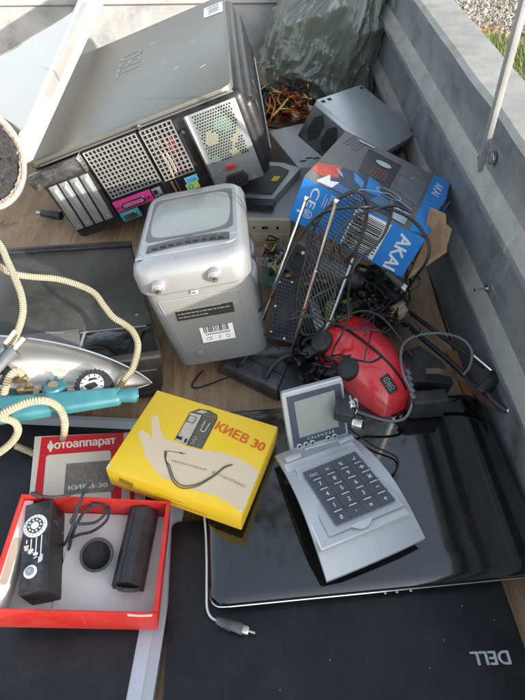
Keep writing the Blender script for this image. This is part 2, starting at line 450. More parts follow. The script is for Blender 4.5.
# unseen foliage, added beyond the trailer for glossy lids and metal to mirror
random.seed(5)
t = thing('added_tree', 'unseen leafy crown added behind the trailer to be mirrored in the glossy laptop lid', 'added_tree', (.2, 6.2, -.6))
mb = MB(); mb.tube([(.2, 6.2, -.6), (.25, 6.15, 1.5), (.1, 6.1, 3.6), (.3, 5.9, 6), (.2, 5.8, 8.4)], .2, n=10, rfun=lambda s_: 1-.85*s_)
for k in range(16):
    an = random.random()*6.28; z0_ = random.uniform(2.5, 6); mb.tube([(.2, 6.1, z0_), (.2+1.2*math.cos(an), 6.1+1.1*math.sin(an), z0_+.7), (.2+2.5*math.cos(an), 6.1+2.1*math.sin(an), z0_+1.1)], .06, n=6, rfun=lambda s_: 1-.8*s_)
obj('trunk', mb, mat('bark', (.09, .07, .05), .9, var=.3, vs=20), t, world=True)
mb = MB()
clumps = []
for k in range(38):
    an = random.random()*6.28; r_ = random.uniform(.5, 2.9); clumps.append(Vector((.1+r_*math.cos(an), 5.8+r_*.85*math.sin(an), random.uniform(2.8, 8.6)*(1-.04*r_))))
for c_ in clumps:
    for q in range(280):
        p = c_+Vector((random.gauss(0, .38), random.gauss(0, .38), random.gauss(0, .30))); s_ = random.uniform(.05, .10)
        Rm = Euler((random.random()*6, random.random()*6, random.random()*6)).to_matrix()
        mb.quad([p+Rm @ Vector(v_)*s_ for v_ in ((-1, 0, 0), (0, .5, .1), (1, 0, 0), (0, -.5, .1))])
obj('crown', mb, mat('leaf green', (.055, .085, .03), .6, var=.4, vs=3), t, world=True, norm=False)
random.seed(17)

# ------------------------------------------------------------------ computer tower lying on its side
t = thing('computer_tower', 'large computer tower lying on its side with brushed silver side panel and vented back', 'computer', (-.1822, 1.1245, .1559), (-.6, -18.8, 2.6))
a, b, c = .206, .258, .0865
mb = MB(); mb.box((0, .004, -.004), (2*a-.004, 2*b-.008, 2*c-.010), r=.014, seg=3); obj('chassis', mb, BLK, t)
SIDE = mat('brushed silver', (.165, .160, .143), .40, .55, var=.05, vs=6, dust=.22, ds=7, dustcol=(.40, .38, .34), bump=.10, bs=260, stretch=(1, .12, 1))
mb = MB(); mb.prism(rrect(-a+.004, -b+.010, a-.016, b-.004, .022, 6), c-.0085, c+.0025, bev=.003, smooth=True)
sp = obj('side_panel', mb, SIDE, t)
mb = MB(); mb.text('DELL', flat(-.028, .058, c+.0028, -90), width=.115, height=.052, bold=.01)
obj('logo', mb, mat('pressed logo', (.21, .205, .19), .4, .7), sp)
mb = MB(); mb.quad([(.142, .142, c+.003), (.186, .136, c+.003), (.186, .206, c+.003), (.142, .210, c+.003)])
mb.mi = 1
for k in range(4): mb.box((.165, .158+.008*k, c+.0032), (.024-.003*(k % 2), .0022, .0002))
for k in range(6): mb.box((.152+.0045*k, .196, c+.0032), (.0015+.001*(k % 2), .008, .0002))
obj('label', mb, [WHITE, INKB], sp)
SCR = mat('scratch', (.34, .33, .30), .4, .6)
mb = MB()
for x, y, l, r_ in ((.055, -.02, .02, 60), (.12, .03, .022, 48), (.085, -.075, .012, 20), (-.02, -.13, .02, 70), (.14, -.12, .012, 30), (.02, .12, .016, 50)):
    mb.box((x, y, c+.0026), (l, .0009, .0003), rot=(0, 0, r_))
obj('scratches', mb, SCR, sp)
# back face (looks to -y)
yb = -b
mb = MB()
mb.box((-.148, yb+.004, -.007), (.092, .006, .108), r=.001); 
obj('slot_recess', mb, DARK, t)
for k in range(4):
    mb = MB(); x = -.181+.0215*k
    mb.hexa([(x-.0085-.004, yb-.0005, -.056), (x+.0085-.004, yb-.0005, -.056), (x+.0085-.004, yb+.003, -.056), (x-.0085-.004, yb+.003, -.056),
             (x-.0085+.002, yb-.0005, .042), (x+.0085+.002, yb-.0005, .042), (x+.0085+.002, yb+.003, .042), (x-.0085+.002, yb+.003, .042)], r=.001)
    mb.box((x+.001, yb-.002, -.004), (.006, .003, .078), r=.001); mb.cyl((x-.003, yb, -.049), (x-.003, yb-.003, -.049), .0025, n=10)
    obj('slot_cover', mb, BARE, t)
mb = MB(); mb.box((-.150, yb-.010, .066), (.108, .022, .026), r=.006, seg=3)
mb.box((-.150, yb-.021, .070), (.100, .004, .008), r=.0015); mb.box((-.190, yb-.02, .058), (.010, .008, .010), r=.002)
lt = obj('latch', mb, mat('worn gloss black', (.05, .05, .052), .2, .3, dust=.5, ds=60), t)
mb = MB(); mb.box((-.0975, yb-.010, .066), (.004, .026, .030), r=.001); obj('latch_end', mb, STEEL, lt)
def lattice(name, x0, x1, z0, z1, nx, nz, skew=0., th=.0020):
    mb = MB()
    for i in range(nx+1):
        x = x0+(x1-x0)*i/nx; mb.box((x, yb-.0006, (z0+z1)/2), (th, .002, z1-z0+th))
    for k in range(nz+1):
        z = z0+(z1-z0)*k/nz; mb.box(((x0+x1)/2, yb-.0002, z), (x1-x0+th, .002, th))
    return obj(name, mb, mat('vent steel', (.36, .36, .345), .4, .5, dust=.3, ds=30), t)
for nm, x0, x1, z0, z1, nx, nz in (('vent_grille', -.092, .008, -.019, .076, 13, 12), ('vent_grille', .017, .074, -.022, .076, 7, 12)):
    mb = MB(); mb.box(((x0+x1)/2, yb+.0035, (z0+z1)/2), (x1-x0+.004, .002, z1-z0+.004)); bk = obj('vent_recess', mb, DARK, t)
    lattice(nm, x0, x1, z0, z1, nx, nz)
mb = MB()          # leads glimpsed inside the second vent
for x, cidx in ((.030, 0), (.038, 0), (.060, 1), (.050, 1)):
    mb.mi = cidx; mb.tube([(x, yb+.0012, .05), (x+.006, yb+.0012, .01), (x+.004, yb+.0012, -.02)], .0012, n=6)
obj('inner_leads', mb, [mat('wire peach', (.55, .3, .22), .5), mat('wire red', (.45, .03, .025), .45)], t)
mb = MB(); mb.box((-.0585, yb-.0002, -.0385), (.078, .003, .024), r=.001); pm = obj('parallel_port', mb, mat('magenta plate', (.52, .03, .20), .45), t)
mb = MB(); mb.prism(rrect(-.084, -.046, -.034, -.033, .004), 0, .004, M=front(0, 0, yb-.001), bev=.001); mb.mi = 1
mb.prism(rrect(-.080, -.043, -.038, -.036, .003), .004, .0045, M=front(0, 0, yb-.001)); 
obj('port_shell', mb, [STEEL, mat('pink port', (.62, .15, .33), .5)], pm)
mb = MB()
for k in range(13): mb.box((-.0805+.0031*k, yb-.0058, -.0375), (.0013, .0006, .0013)); mb.box((-.079+.0031*min(k, 11), yb-.0058, -.0410), (.0013, .0006, .0013)) if k < 12 else None
obj('pin_holes', mb, DARK, pm)
for x_ in (-.0925, -.026): mb = MB(); mb.cyl((x_, yb-.001, -.0385), (x_, yb-.006, -.0385), .0024, n=6, smooth=False); obj('jack_screw', mb, STEEL, pm)
mb = MB(); mb.box((-.0775, yb-.0002, -.0625), (.040, .003, .020), r=.001); pm = obj('video_port', mb, mat('teal plate', (.03, .27, .29), .45), t)
mb = MB(); mb.prism(rrect(-.091, -.068, -.064, -.057, .003), 0, .004, M=front(0, 0, yb-.001), bev=.001); obj('port_shell', mb, STEEL, pm)
mb = MB(); mb.box((-.008, yb, -.040), (.018, .003, .024), r=.001); mb.mi = 1
mb.box((-.011, yb-.002, -.036), (.008, .002, .008)); mb.box((-.003, yb-.002, -.046), (.006, .002, .006)); mb.box((-.011, yb-.002, -.047), (.005, .002, .005))
obj('audio_ports', mb, [BARE, DARK], t)
mb = MB(); mb.box((.0255, yb-.0008, -.044), (.0035, .002, .034)); mb.box((.033, yb, -.044), (.001, .002, .034)); obj('usb_strip', mb, mat('rusty edge', (.25, .14, .09), .6, .3), t)
mb = MB(); mb.box((.062, yb-.0006, -.036), (.025, .0008, .013)); mb.mi = 1; mb.box((.0585, yb-.0006, -.0495), (.025, .0008, .013)); mb.mi = 2
mb.text('COA', front(.062, -.037, yb-.0012), width=.018, height=.006, bold=.02)
mb.prism(rrect(.050, -.0535, .060, -.0455, .003), 0, .0002, M=front(0, 0, yb-.0012)); mb.mi = 1; mb.prism(rrect(.052, -.052, .058, -.047, .002), 0, .0003, M=front(0, 0, yb-.0013))
obj('sticker', mb, [mat('sky blue', (.16, .48, .68), .5), mat('yellow green', (.45, .58, .12), .5), mat('sticker ink', (.05, .2, .3), .5)], t)
# power supply of the tower
mb = MB(); mb.box((.1445, yb-.001, -.002), (.090, .004, .150), r=.001); pu = obj('power_supply', mb, BARE, t)
mb = MB(); mb.box((.0985, yb-.004, -.002), (.003, .006, .152)); obj('edge_strip', mb, STEEL, pu)
mb = MB(); mb.box((.145, yb-.0034, .024), (.072, .0012, .094), r=.0003)
obj('fan_plate', mb, mat('green grey plate', (.42, .46, .43), .35, .6, var=.18, vs=22), pu)
mb = MB()
for i in range(19):
    for k in range(15):
        x = .112+.0047*k+(.00235 if i % 2 else 0); z = -.020+.0049*i
        if x > .1795: continue
        g = noise.noise(Vector((x*35, z*35, 2)))
        mb.mi = 1 if g > .28 else (2 if g < -.33 else 0)
        mb.prism([(x+.0018*math.cos(R(60*q)), z+.0018*math.sin(R(60*q))) for q in range(6)], 0, .0003, M=front(0, 0, yb-.0041))
obj('fan_holes', mb, [DARK, mat('coil yellow', (.24, .23, .12), .5), mat('board green', (.06, .13, .10), .5)], pu)
mb = MB(); mb.prism([(.119, -.064), (.124, -.080), (.158, -.080), (.163, -.064), (.157, -.052), (.125, -.052)], 0, .005, M=front(0, 0, yb-.003), bev=.001)
mb.mi = 1; mb.prism([(.125, -.065), (.128, -.075), (.154, -.075), (.157, -.065), (.152, -.057), (.130, -.057)], .005, .0054, M=front(0, 0, yb-.003)); mb.mi = 2
for x in (.133, .141, .149): mb.box((x, yb-.009, -.066), (.0022, .003, .007))
obj('mains_socket', mb, [MBLK, DARK, STEEL], pu)
mb = MB(); mb.box((.139, yb-.005, -.038), (.016, .004, .009), r=.001); obj('voltage_switch', mb, mat('switch red', (.45, .02, .03), .4), pu)
mb = MB(); mb.box((.118, yb-.0033, -.038), (.008, .0004, .004)); mb.box((.163, yb-.0033, -.036), (.010, .0004, .003)); mb.box((.172, yb-.0033, -.071), (.006, .0004, .010)); obj('markings', mb, mat('grey print', (.2, .2, .2), .6), pu)
# right hand end of the case: rounded flank, grips, bright line
mb = MB(); mb.box((a-.006, 0, -.008), (.028, 2*b-.03, .128), r=.013, seg=4)
mb.box((a+.006, -.16, .01), (.008, .05, .034), r=.003); mb.box((a+.006, -.07, .01), (.008, .05, .034), r=.003); mb.cyl((a+.002, -b+.028, .048), (a+.011, -b+.026, .048), .006)
fk = obj('bottom_panel', mb, BLK, t)
mb = MB(); mb.tube([(a+.0085, -b+.03, -.048), (a+.0088, -.05, -.045), (a+.0088, b-.05, -.045)], .0016, n=6, sub=2); obj('trim_line', mb, STEEL, fk)
mb = MB(); mb.tube([(a-.018, -b+.006, c-.0055), (a-.06, -b+.004, c-.005), (-a+.03, -b+.004, c-.005)], .0018, n=6, sub=2); obj('edge_line', mb, mat('grey edge', (.12, .12, .125), .3, .3), t)
for x, z in ((.02, .083), (.086, .05)):
    mb = MB(); mb.cyl((x, yb+.004, z), (x, yb-.003, z), .003, n=12); obj('screw', mb, STEEL, t)

# small black plug on the floor beside the tower
q = at(42, 213, .012)
mb = MB(); mb.cyl(q, q+Vector((.045, -.015, .002)), .008, .009, n=14, bev=.001); mb.mi = 1; mb.cyl(q, q+Vector((-.012, .002, 0)), .0035, n=10)
one('jack_plug', mb, [MBLK, STEEL], 'small black jack plug with metal tip lying on the floor under the tower', 'plug')

# ------------------------------------------------------------------ white casing with felt lined end (top left)
t = thing('white_casing', 'long pale white metal casing leaning across the tower with a felt lined round end', 'casing', at(20, 150, .24))
nr = at(29, 152, .25); fr_ = at(109, -14, .235)
axis = (fr_-nr).normalized()
A0 = at(24, 133, .262); A1 = at(87, -14, .262); A2 = at(88.5, -1, .262)      # ridge between top face and bright edge face
B0 = at(33, 160, .225); B1 = at(112, -14, .215)
L1 = at(100, -14, .262)
C0 = at(-28, 100, .262); C1 = at(72, -14, .262)
# left boundary passes (3,57) and (60,20)
D0 = at(-60, 92, .262); D1 = at(3, 57, .262); D2 = at(62, 19, .262); D3 = at(90, .5, .262)
WM = mat('cream white enamel', (.37, .365, .35), .36, .15, var=.03, dust=.18, ds=8, dustcol=(.5, .47, .42), coat=.2)
top = [A0, at(5, 117, .262), at(-22, 112, .262), at(-50, 112, .262), D0, D1, D2, D3, A2]
mb = MB(); vs = [mb.bm.verts.new(p) for p in top]; lo = [mb.bm.verts.new(p-Vector((.0, .0, .035))) for p in top]
nn = len(top); mb.bm.faces.new(vs); mb.bm.faces.new(list(reversed(lo)))
for i in range(nn): mb.bm.faces.new((vs[i], lo[i], lo[(i+1) % nn], vs[(i+1) % nn]))
bmesh.ops.bevel(mb.bm, geom=[e for e in mb.bm.edges if e.verts[0] in vs and e.verts[1] in vs], offset=.003, segments=2, profile=.5, affect='EDGES')
obj('top_panel', mb, WM, t, world=True)
mb = MB(); mb.hexa([B0+Vector((-.02, 0, -.01)), B0, B1, B1+Vector((-.02, 0, -.01)), A0+Vector((-.010, 0, -.002)), A0+Vector((.003, 0, .002)), A1+Vector((.003, 0, .002)), A1+Vector((-.010, 0, -.002))], r=.0015)
obj('edge_panel', mb, mat('lit enamel', (.60, .59, .56), .3, var=.02, dust=.1), t, world=True)  # edge face painted paler than the top, direct light put into its colour
# round lined end
ctr = at(-17, 160, .24)
nrm = Vector((.34, -.74, .50)).normalized()
xa = Vector((1, 0, 0)); xa = (xa-nrm*xa.dot(nrm)).normalized(); ya = nrm.cross(xa)
mm = Matrix.Identity(4)
for i in range(3): mm[i][0] = xa[i]; mm[i][1] = ya[i]; mm[i][2] = nrm[i]; mm[i][3] = ctr[i]
def ring(mb, r0, r1, z0, z1, M, n=56, sy=1.25, fuzz=0.):
    A = []
    for k in range(n):
        an = 2*math.pi*k/n
        f = 1+(random.uniform(-fuzz, fuzz) if fuzz else 0)
        A.append([mb.bm.verts.new(M @ Vector((r*f*math.cos(an), r*f*math.sin(an)*sy, z))) for r, z in ((r0, z0), (r1, z0), (r1, z1), (r0, z1))])
    for k in range(n):
        p, q = A[k], A[(k+1) % n]
        for i in range(4):
            fc = mb.bm.faces.new((p[i], q[i], q[(i+1) % 4], p[(i+1) % 4])); fc.material_index = mb.mi; fc.smooth = True
Rr = .062
mb = MB(); ring(mb, Rr-.0028, Rr, -.035, .003, mm); obj('rim', mb, mat('ivory rim', (.36, .35, .32), .4, dust=.2), t, world=True)
mb = MB(); ring(mb, Rr-.0048, Rr-.0030, -.02, .0025, mm, fuzz=.006, n=160); mb.mi = 1; ring(mb, Rr-.0068, Rr-.0049, -.02, .001, mm, fuzz=.012, n=160); mb.mi = 2; ring(mb, Rr-.0110, Rr-.0069, -.02, -.001, mm, fuzz=.02, n=160)
obj('liner', mb, [mat('tan felt', (.42, .28, .19), .95, var=.3, vs=90), mat('grey felt', (.33, .31, .29), .95, var=.4, vs=120), mat('brown felt', (.19, .15, .13), .95, var=.5, vs=150, bump=1, bs=300)], t, world=True)
mb = MB(); FELT = mat('dark felt', (.022, .020, .023), .95, var=.7, vs=200, bump=1.5, bs=500, stain=(.06, .055, .055), stamt=.4, ss=120)
N1, N2 = 24, 60; rows = []
for i in range(1, N1+1):
    r = (Rr-.009)*i/N1
    row = []
    for k in range(N2):
        an = 2*math.pi*k/N2; X = r*math.cos(an); Y = r*1.25*math.sin(an)
        z = -.004+.004*noise.noise(Vector((X*60, Y*60, 1)))+.0025*noise.noise(Vector((X*260, Y*260, 4)))+(.004 if Y > .004*math.sin(X*80) else -.003)*.9
        row.append(mb.bm.verts.new(mm @ Vector((X, Y, z))))
    rows.append(row)
cv = mb.bm.verts.new(mm @ Vector((0, 0, -.004)))
for k in range(N2): mb.bm.faces.new((cv, rows[0][k], rows[0][(k+1) % N2])).smooth = True
for i in range(N1-1):
    for k in range(N2): mb.bm.faces.new((rows[i][k], rows[i+1][k], rows[i+1][(k+1) % N2], rows[i][(k+1) % N2])).smooth = True
obj('felt_pad', mb, FELT, t, world=True)

# ------------------------------------------------------------------ grey rubbish bag in the corner
def bag():
    mb = MB()
    bmesh.ops.create_icosphere(mb.bm, subdivisions=7, radius=1)
    C0 = Vector((.235, 1.56, .10))
    for v in mb.bm.verts:
        n0 = v.co.normalized(); p = n0.copy()
        # squarer body
        e = 2.6; k = (abs(p.x)**e+abs(p.y)**e+abs(p.z)**e)**(-1/e); p = p*k
        p = Vector((p.x*.180, p.y*.185, p.z*.19))
        # rises towards the right corner
        p.z += .13*max(0, n0.x+.1)*max(0, n0.z)
        if n0.x < 0: p.z *= 1+.35*n0.x
        # folds running out from the gathered neck at upper right
        w0 = C0+p; d = w0-Vector((W-.02, 1.60, .46)); r_ = d.length; a1 = math.atan2(d.x, -d.z); b1 = d.y/r_
        f = 0
        for fr, am in ((2.2, 1.0), (4.6, .5), (9.5, .24), (19, .09)):
            w1 = .35*noise.noise(w0*7)
            g_ = noise.noise(Vector((a1*fr+w1, b1*fr+w1, r_*2.2*fr**.5)))
            f += am*(1-min(1, abs(g_)*2.6))**2*(1 if fr > 3 else .8)
        f2 = noise.noise(w0*5.5+Vector((4, 4, 4)))
        q = w0*9+Vector((noise.noise(w0*14), noise.noise(w0*14+Vector((9, 0, 0))), noise.noise(w0*14+Vector((0, 9, 0)))))*.9
        f3 = 0
        for sc_f, am in ((1, 1), (2.3, .5), (4.6, .22)):
            dd, _p = noise.voronoi(q*sc_f); f3 += am*(1-min(1, (dd[1]-dd[0])*2.2))**2
        p = p+n0*(.030*f-.020+.040*f2+.0020*f3)
        w = C0+p
        w.x = min(w.x, W-.003); w.y = min(w.y, YB-.006); w.z = max(w.z, .003)
        v.co = w
    for f in mb.bm.faces: f.smooth = True
    return mb
BAGM = mat('grey bin liner', (.13, .145, .122), .24, var=.12, vs=9, bump=.35, bs=45, coat=.25)
b_ = bag()
o = one('rubbish_bag', b_, BAGM, 'crumpled grey green plastic rubbish bag stuffed into the far corner', 'rubbish bag')

def atx(u, v, x):
    d = fw*FPX + rt*(u-262.5) + up*(350-v)
    return Vector((0, 0, CH)) + d*(x/d.x)
def cable(name, pts, r, m_, label, cat='cable', group=None, n=8, sub=6, **k):
    mb = MB(); mb.tube([at(*p) if not isinstance(p, Vector) else p for p in pts], r, n=n, sub=sub, **k)
    return one(name, mb, m_, label, cat, group)

# ------------------------------------------------------------------ steel power supply
t = thing('power_supply', 'bare steel computer power supply with fan holes propped behind the blue box', 'power supply', (.2306, 1.0124, .1526), (-11.7, 21.4, -40.4))
a, b, c = .079, .098, .0385
mb = MB(); mb.box((0, 0, 0), (2*a, 2*b, 2*c), r=.0012); obj('case', mb, BARE, t)
mb = MB(); mb.box((0, 0, c+.0006), (2*a+.001, 2*b+.001, .0012), r=.0005); lid = obj('cover', mb, mat('lid steel', (.50, .53, .55), .33, .7, var=.05, vs=20, dust=.3, ds=10, bump=.1, bs=100), t)
mb = MB()
for x, y in ((-.071, .085), (-.071, -.085), (-.071, -.060), (.068, .088)): mb.box((x, y, c+.0013), (.006, .014, .0006), rot=(0, 0, 0))
obj('slots', mb, DARK, lid)
mb = MB()
for _ in range(26):
    x, y = random.uniform(-.07, .07), random.uniform(-.09, .09); mb.box((x, y, c+.0013), (random.uniform(.0006, .002), random.uniform(.0006, .0015), .0003), rot=(0, 0, random.random()*90))
obj('paint_chips', mb, mat('chip', (.62, .63, .63), .4), lid)
yf = -b
mb = MB(); mb.box((-.030, yf-.002, -.003), (.096, .006, .066), r=.002); fp = obj('fan_plate', mb, mat('dark fan plate', (.05, .052, .058), .5, .2, dust=.3), t)
for cx in (-.052, -.018):
    mb = MB(); mb.prism([(cx+.015*math.cos(R(60*k+90)), .0+.028*math.sin(R(60*k+90))) for k in range(6)], .005, .0056, M=front(0, 0, yf)); obj('vent', mb, DARK, fp)
mb = MB()
for rr in (.012, .019, .026, .032):
    pts = [(.045+rr*math.cos(R(k*15)), yf-.003, -.004+rr*math.sin(R(k*15))) for k in range(25)]
    mb.tube(pts, .0012, n=6, sub=1)
for k in range(4): mb.tube([(.045, yf-.003, -.004), (.045+.034*math.cos(R(45+90*k)), yf-.003, -.004+.034*math.sin(R(45+90*k)))], .0012, n=6)
obj('fan_guard', mb, STEEL, t)
mb = MB(); mb.cyl((.045, yf-.0004, -.004), (.045, yf-.0008, -.004), .033, n=30); obj('fan_opening', mb, DARK, t)
mb = MB()
for k in range(9): mb.box((a+.0004, -.06+.014*k, 0), (.0006, .007, .05-.012*(k % 2)))
obj('side_vents', mb, DARK, t)

# coloured leads behind it
t = thing('lead_bundle', 'tangle of red, orange and yellow computer power leads on the floor behind the tower', 'wires', at(285, 105, .02))
WC = {'red': mat('lead red', (.42, .025, .02), .4), 'orange': mat('lead orange', (.50, .12, .02), .4), 'yellow': mat('lead yellow', (.62, .50, .10), .4),
      'black': CAB, 'maroon': mat('lead maroon', (.22, .03, .035), .4)}
for k in range(52):
    c_ = random.choice(['red', 'orange', 'yellow', 'yellow', 'black', 'black', 'maroon', 'maroon'])
    u, v = random.uniform(259, 290), random.uniform(84, 114); an = random.uniform(-.6, 1.3)
    pts = []
    for i in range(7):
        pts.append(at(u, v, random.uniform(.03, .10)))
        an += random.uniform(-.7, .7); u += 8*math.cos(an); v += 6.5*math.sin(an)*random.choice((1, 1, -.5))
        u = min(max(u, 254), 308); v = min(max(v, 84), 122)
    mb = MB(); mb.tube(pts, .0015, n=6, sub=5); obj('lead', mb, WC[c_], t, world=True)
for pts, c_ in (([(273, 116, .09), (282, 106, .1), (290, 97, .09), (297, 96, .08), (312, 99, .07)], 'yellow'), ([(266, 127, .08), (272, 116, .11), (275, 104, .1), (272, 96, .06)], 'orange'),
                ([(264, 118, .08), (269, 108, .1), (270, 98, .07)], 'orange'), ([(283, 112, .09), (294, 112, .1), (303, 118, .08)], 'orange'),
                ([(262, 126, .07), (276, 128, .08), (292, 128, .08), (304, 122, .07), (314, 116, .06)], 'black')):
    mb = MB(); mb.tube([at(*p) for p in pts], .0023, n=7); obj('lead', mb, WC[c_], t, world=True)
for u, v in ((298, 104), (303, 99), (308, 108), (296, 117)):
    mb = MB(); p = at(u, v, .06); mb.box(p, (.024, .015, .012), r=.002, rot=(random.uniform(-20, 20), 10, random.uniform(0, 90))); obj('connector', mb, mat('cream connector', (.55, .52, .44), .5), t, world=True)
mb = MB(); 
for u, v in ((260, 92), (268, 100), (276, 110), (290, 108), (300, 112), (264, 112)):
    p = at(u, v, .02); mb.box(p, (.05, .03, .03), r=.004, rot=(random.uniform(-20, 20), 10, random.uniform(0, 90)))
obj('sleeve', mb, MBLK, t, world=True)

# ------------------------------------------------------------------ grey steel case lying flat, and beige one in front
t = thing('steel_drive_bay', 'flat grey sheet steel housing with oval slots under the power supply', 'housing', at(300, 150, 0))
top = [at(268, 131, .085), at(326, 118, .085), at(345, 168, .085), at(298, 167, .085)]
bot = [Vector((p.x, p.y, .003)) for p in top]
mb = MB(); mb.hexa([bot[3], bot[2], bot[1], bot[0], top[3], top[2], top[1], top[0]], r=.0015); obj('shell', mb, BARE, t, world=True)
mb = MB()
for u, v in ((303, 161), (309, 158), (316, 158), (321, 162)):
    p = at(u, v, .0855); mb.box(p, (.014, .004, .0012), r=.0005, rot=(0, 0, 15))
obj('slots', mb, DARK, t, world=True)
t = thing('beige_case', 'grey topped beige fronted computer drive case wedged between television and blue box', 'drive case', at(268, 240, 0))
top = [at(230, 217, .062), at(289, 218, .062), at(330, 164, .062), at(236, 160, .062)]
bot = [Vector((p.x, p.y, .003)) for p in top]
GREYP = mat('grey painted steel', (.30, .315, .32), .5, .2, dust=.35, ds=14, bump=.1, bs=80)
mb = MB(); mb.hexa([bot[0], bot[1], bot[2], bot[3], top[0], top[1], top[2], top[3]], r=.0015); obj('shell', mb, GREYP, t, world=True)
p0, p1 = top[0], top[1]; xd = (p1-p0).normalized(); Mf = Matrix.Identity(4); yd = Vector((0, 0, 1)).cross(xd)
for i in range(3): Mf[i][0] = xd[i]; Mf[i][1] = yd[i]; Mf[i][2] = (0, 0, 1)[i]; Mf[i][3] = p1[i]
BEI = mat('aged beige plastic', (.50, .45, .31), .5, var=.06, dust=.2)
mb = MB(); mb.box((-.055, -.004, -.0305), (.118, .010, .063), r=.002, M=Mf); fr = obj('front_bezel', mb, BEI, t, world=True)
mb = MB(); mb.box((-.040, -.0093, -.042), (.062, .002, .022), r=.0008, M=Mf); obj('drive_door', mb, mat('beige door', (.46, .41, .28), .5), fr, world=True)
mb = MB(); mb.box((-.036, -.0105, -.046), (.02, .001, .003), M=Mf); obj('maker_strip', mb, DARK, fr, world=True)
mb = MB(); mb.box((-.047, -.0095, -.017), (.012, .002, .0045), M=Mf); obj('slot', mb, DARK, fr, world=True)
for x_, r_ in ((-.022, .003), (-.068, .002)): mb = MB(); mb.cyl(Mf @ Vector((x_, -.0085, -.017)), Mf @ Vector((x_, -.0102, -.017)), r_); obj('jack', mb, DARK, fr, world=True)
t = thing('optical_drive', 'thin black and grey disc drive with a yellow sticker beneath the tower corner', 'disc drive', at(262, 190, .065))
def slab(pts, z, h, mb, r=.001):
    P = [at(u, v, z) for u, v in pts]
    n = len(P); vs = [mb.bm.verts.new(p) for p in P]; lo = [mb.bm.verts.new(p-Vector((0, 0, h))) for p in P]
    fs = [mb.bm.faces.new(vs), mb.bm.faces.new(list(reversed(lo)))]+[mb.bm.faces.new((vs[i], lo[i], lo[(i+1) % n], vs[(i+1) % n])) for i in range(n)]
    for f in fs: f.material_index = mb.mi
mb = MB(); slab([(232, 197), (273, 199), (301, 168), (283, 163), (240, 160)], .083, .016, mb); sh = obj('frame', mb, BARE, t, world=True)
mb = MB(); slab([(236, 192), (272, 193), (289, 170), (279, 166), (240, 165)], .0865, .003, mb); obj('tray', mb, BLK, t, world=True)
mb = MB(); slab([(232, 204), (273, 206), (276, 199), (232, 197)], .0835, .012, mb); obj('front_lip', mb, BLK, t, world=True)
mb = MB(); slab([(271, 181), (277, 181), (281, 176), (274, 176)], .0872, .0004, mb); obj('sticker', mb, mat('warning yellow', (.65, .55, .02), .5), t, world=True)
mb = MB(); q = [at(289, 186, .0635), at(291, 183, .0635), at(295, 179, .0635)]; mb.tube(q, .002, n=5)
obj('scuff', mb, GREYP, t, world=True)

# ------------------------------------------------------------------ blue box
t = thing('product_box', 'torn open blue and grey cardboard product box with white lettering against the side wall', 'box', (.2036, .7330, .1815), (-6.8, 14.3, -27.7))
a, b, c = .098, .1025, .0365
BLUE = mat('print blue', (.008, .19, .56), .38, scr=.3, scrcol=(.2, .4, .6), var=.08, vs=8, dust=.12, ds=20, coat=.15)
BROWN = mat('corrugated card', (.30, .19, .11), .85, var=.15, vs=30, bump=.4, bs=60, stretch=(1, 1, 6))
GREYT = mat('print grey', (.105, .10, .10), .42, scr=.35, scrcol=(.28, .27, .26), var=.15, vs=9, dust=.25, ds=20)
th = .003
def skin(name, boxes, mats, par):
    mb = MB()
    for cc, dd, k in boxes: mb.mi = k; mb.box(cc, dd)
    return obj(name, mb, mats, par)
fr = skin('front_panel', [((0, -b, 0), (2*a, th, 2*c), 0)], [BLUE], t)
tp = skin('top_panel', [((-.012, 0, c), (2*a-.022, 2*b, th), 0)], [GREYT], t)
skin('side_panel', [((-a, 0, 0), (th, 2*b-.002, 2*c-.002), 0)], [BLUE], t)
skin('back_panel', [((0, b, 0), (2*a, th, 2*c-.004), 0)], [BROWN], t)
skin('bottom_panel', [((0, 0, -c), (2*a, 2*b-.004, th), 0)], [BROWN], t)
mb = MB()      # torn blue band at the right of the top and its flap
pts = [(.072, -b-.001), (.098, -b+.012), (.104, -.05), (.099, 0), (.103, .04), (.098, b), (.070, b+.001)]
mb.prism(pts, c-.0005, c+.0022); mb.mi = 1; mb.prism([(x-.001, y) for x, y in pts], c-.0035, c-.0008)
bb = obj('blue_band', mb, [BLUE, BROWN], t)
mb = MB(); mb.text('AKAI', flat(.085, .055, c+.0026, -90), width=.045, height=.014, bold=.02); obj('lettering', mb, INKW, bb)
mb = MB(); mb.hexa([(a-.001, -b+.03, -c-.03), (a+.004, b-.02, -c-.035), (a+.007, b-.02, -c-.035), (a+.002, -b+.03, -c-.03), (a-.004, -b, c-.012), (a-.002, b-.01, c-.002), (a+.001, b-.01, c-.002), (a-.001, -b, c-.012)])
obj('end_flap', mb, BROWN, t)
P = [at(425, 241, .196), at(431, 207, .222), at(446, 214, .215), at(447, 252, .168), at(408, 279, .128)]
mb = MB(); vs = [mb.bm.verts.new(p) for p in P]; lo = [mb.bm.verts.new(p+Vector((.0, .004, -.004))) for p in P]
mb.bm.faces.new(vs); mb.bm.faces.new(list(reversed(lo)))
for i in range(5): mb.bm.faces.new((vs[i], lo[i], lo[(i+1) % 5], vs[(i+1) % 5]))
obj('inner_flap', mb, BROWN, t, world=True)
mb = MB(); P = [at(444, 222, .205), at(452, 229, .19), at(446, 250, .17)]; Q_ = [p+Vector((.001, .004, -.003)) for p in P]; a3 = [mb.bm.verts.new(p) for p in P]; b3 = [mb.bm.verts.new(p) for p in Q_]; mb.bm.faces.new(a3); mb.bm.faces.new(b3[::-1])
for i in range(3): mb.bm.faces.new((a3[i], b3[i], b3[(i+1) % 3], a3[(i+1) % 3]))
obj('torn_shred', mb, mat('pale card', (.42, .38, .2), .8), t, world=True)
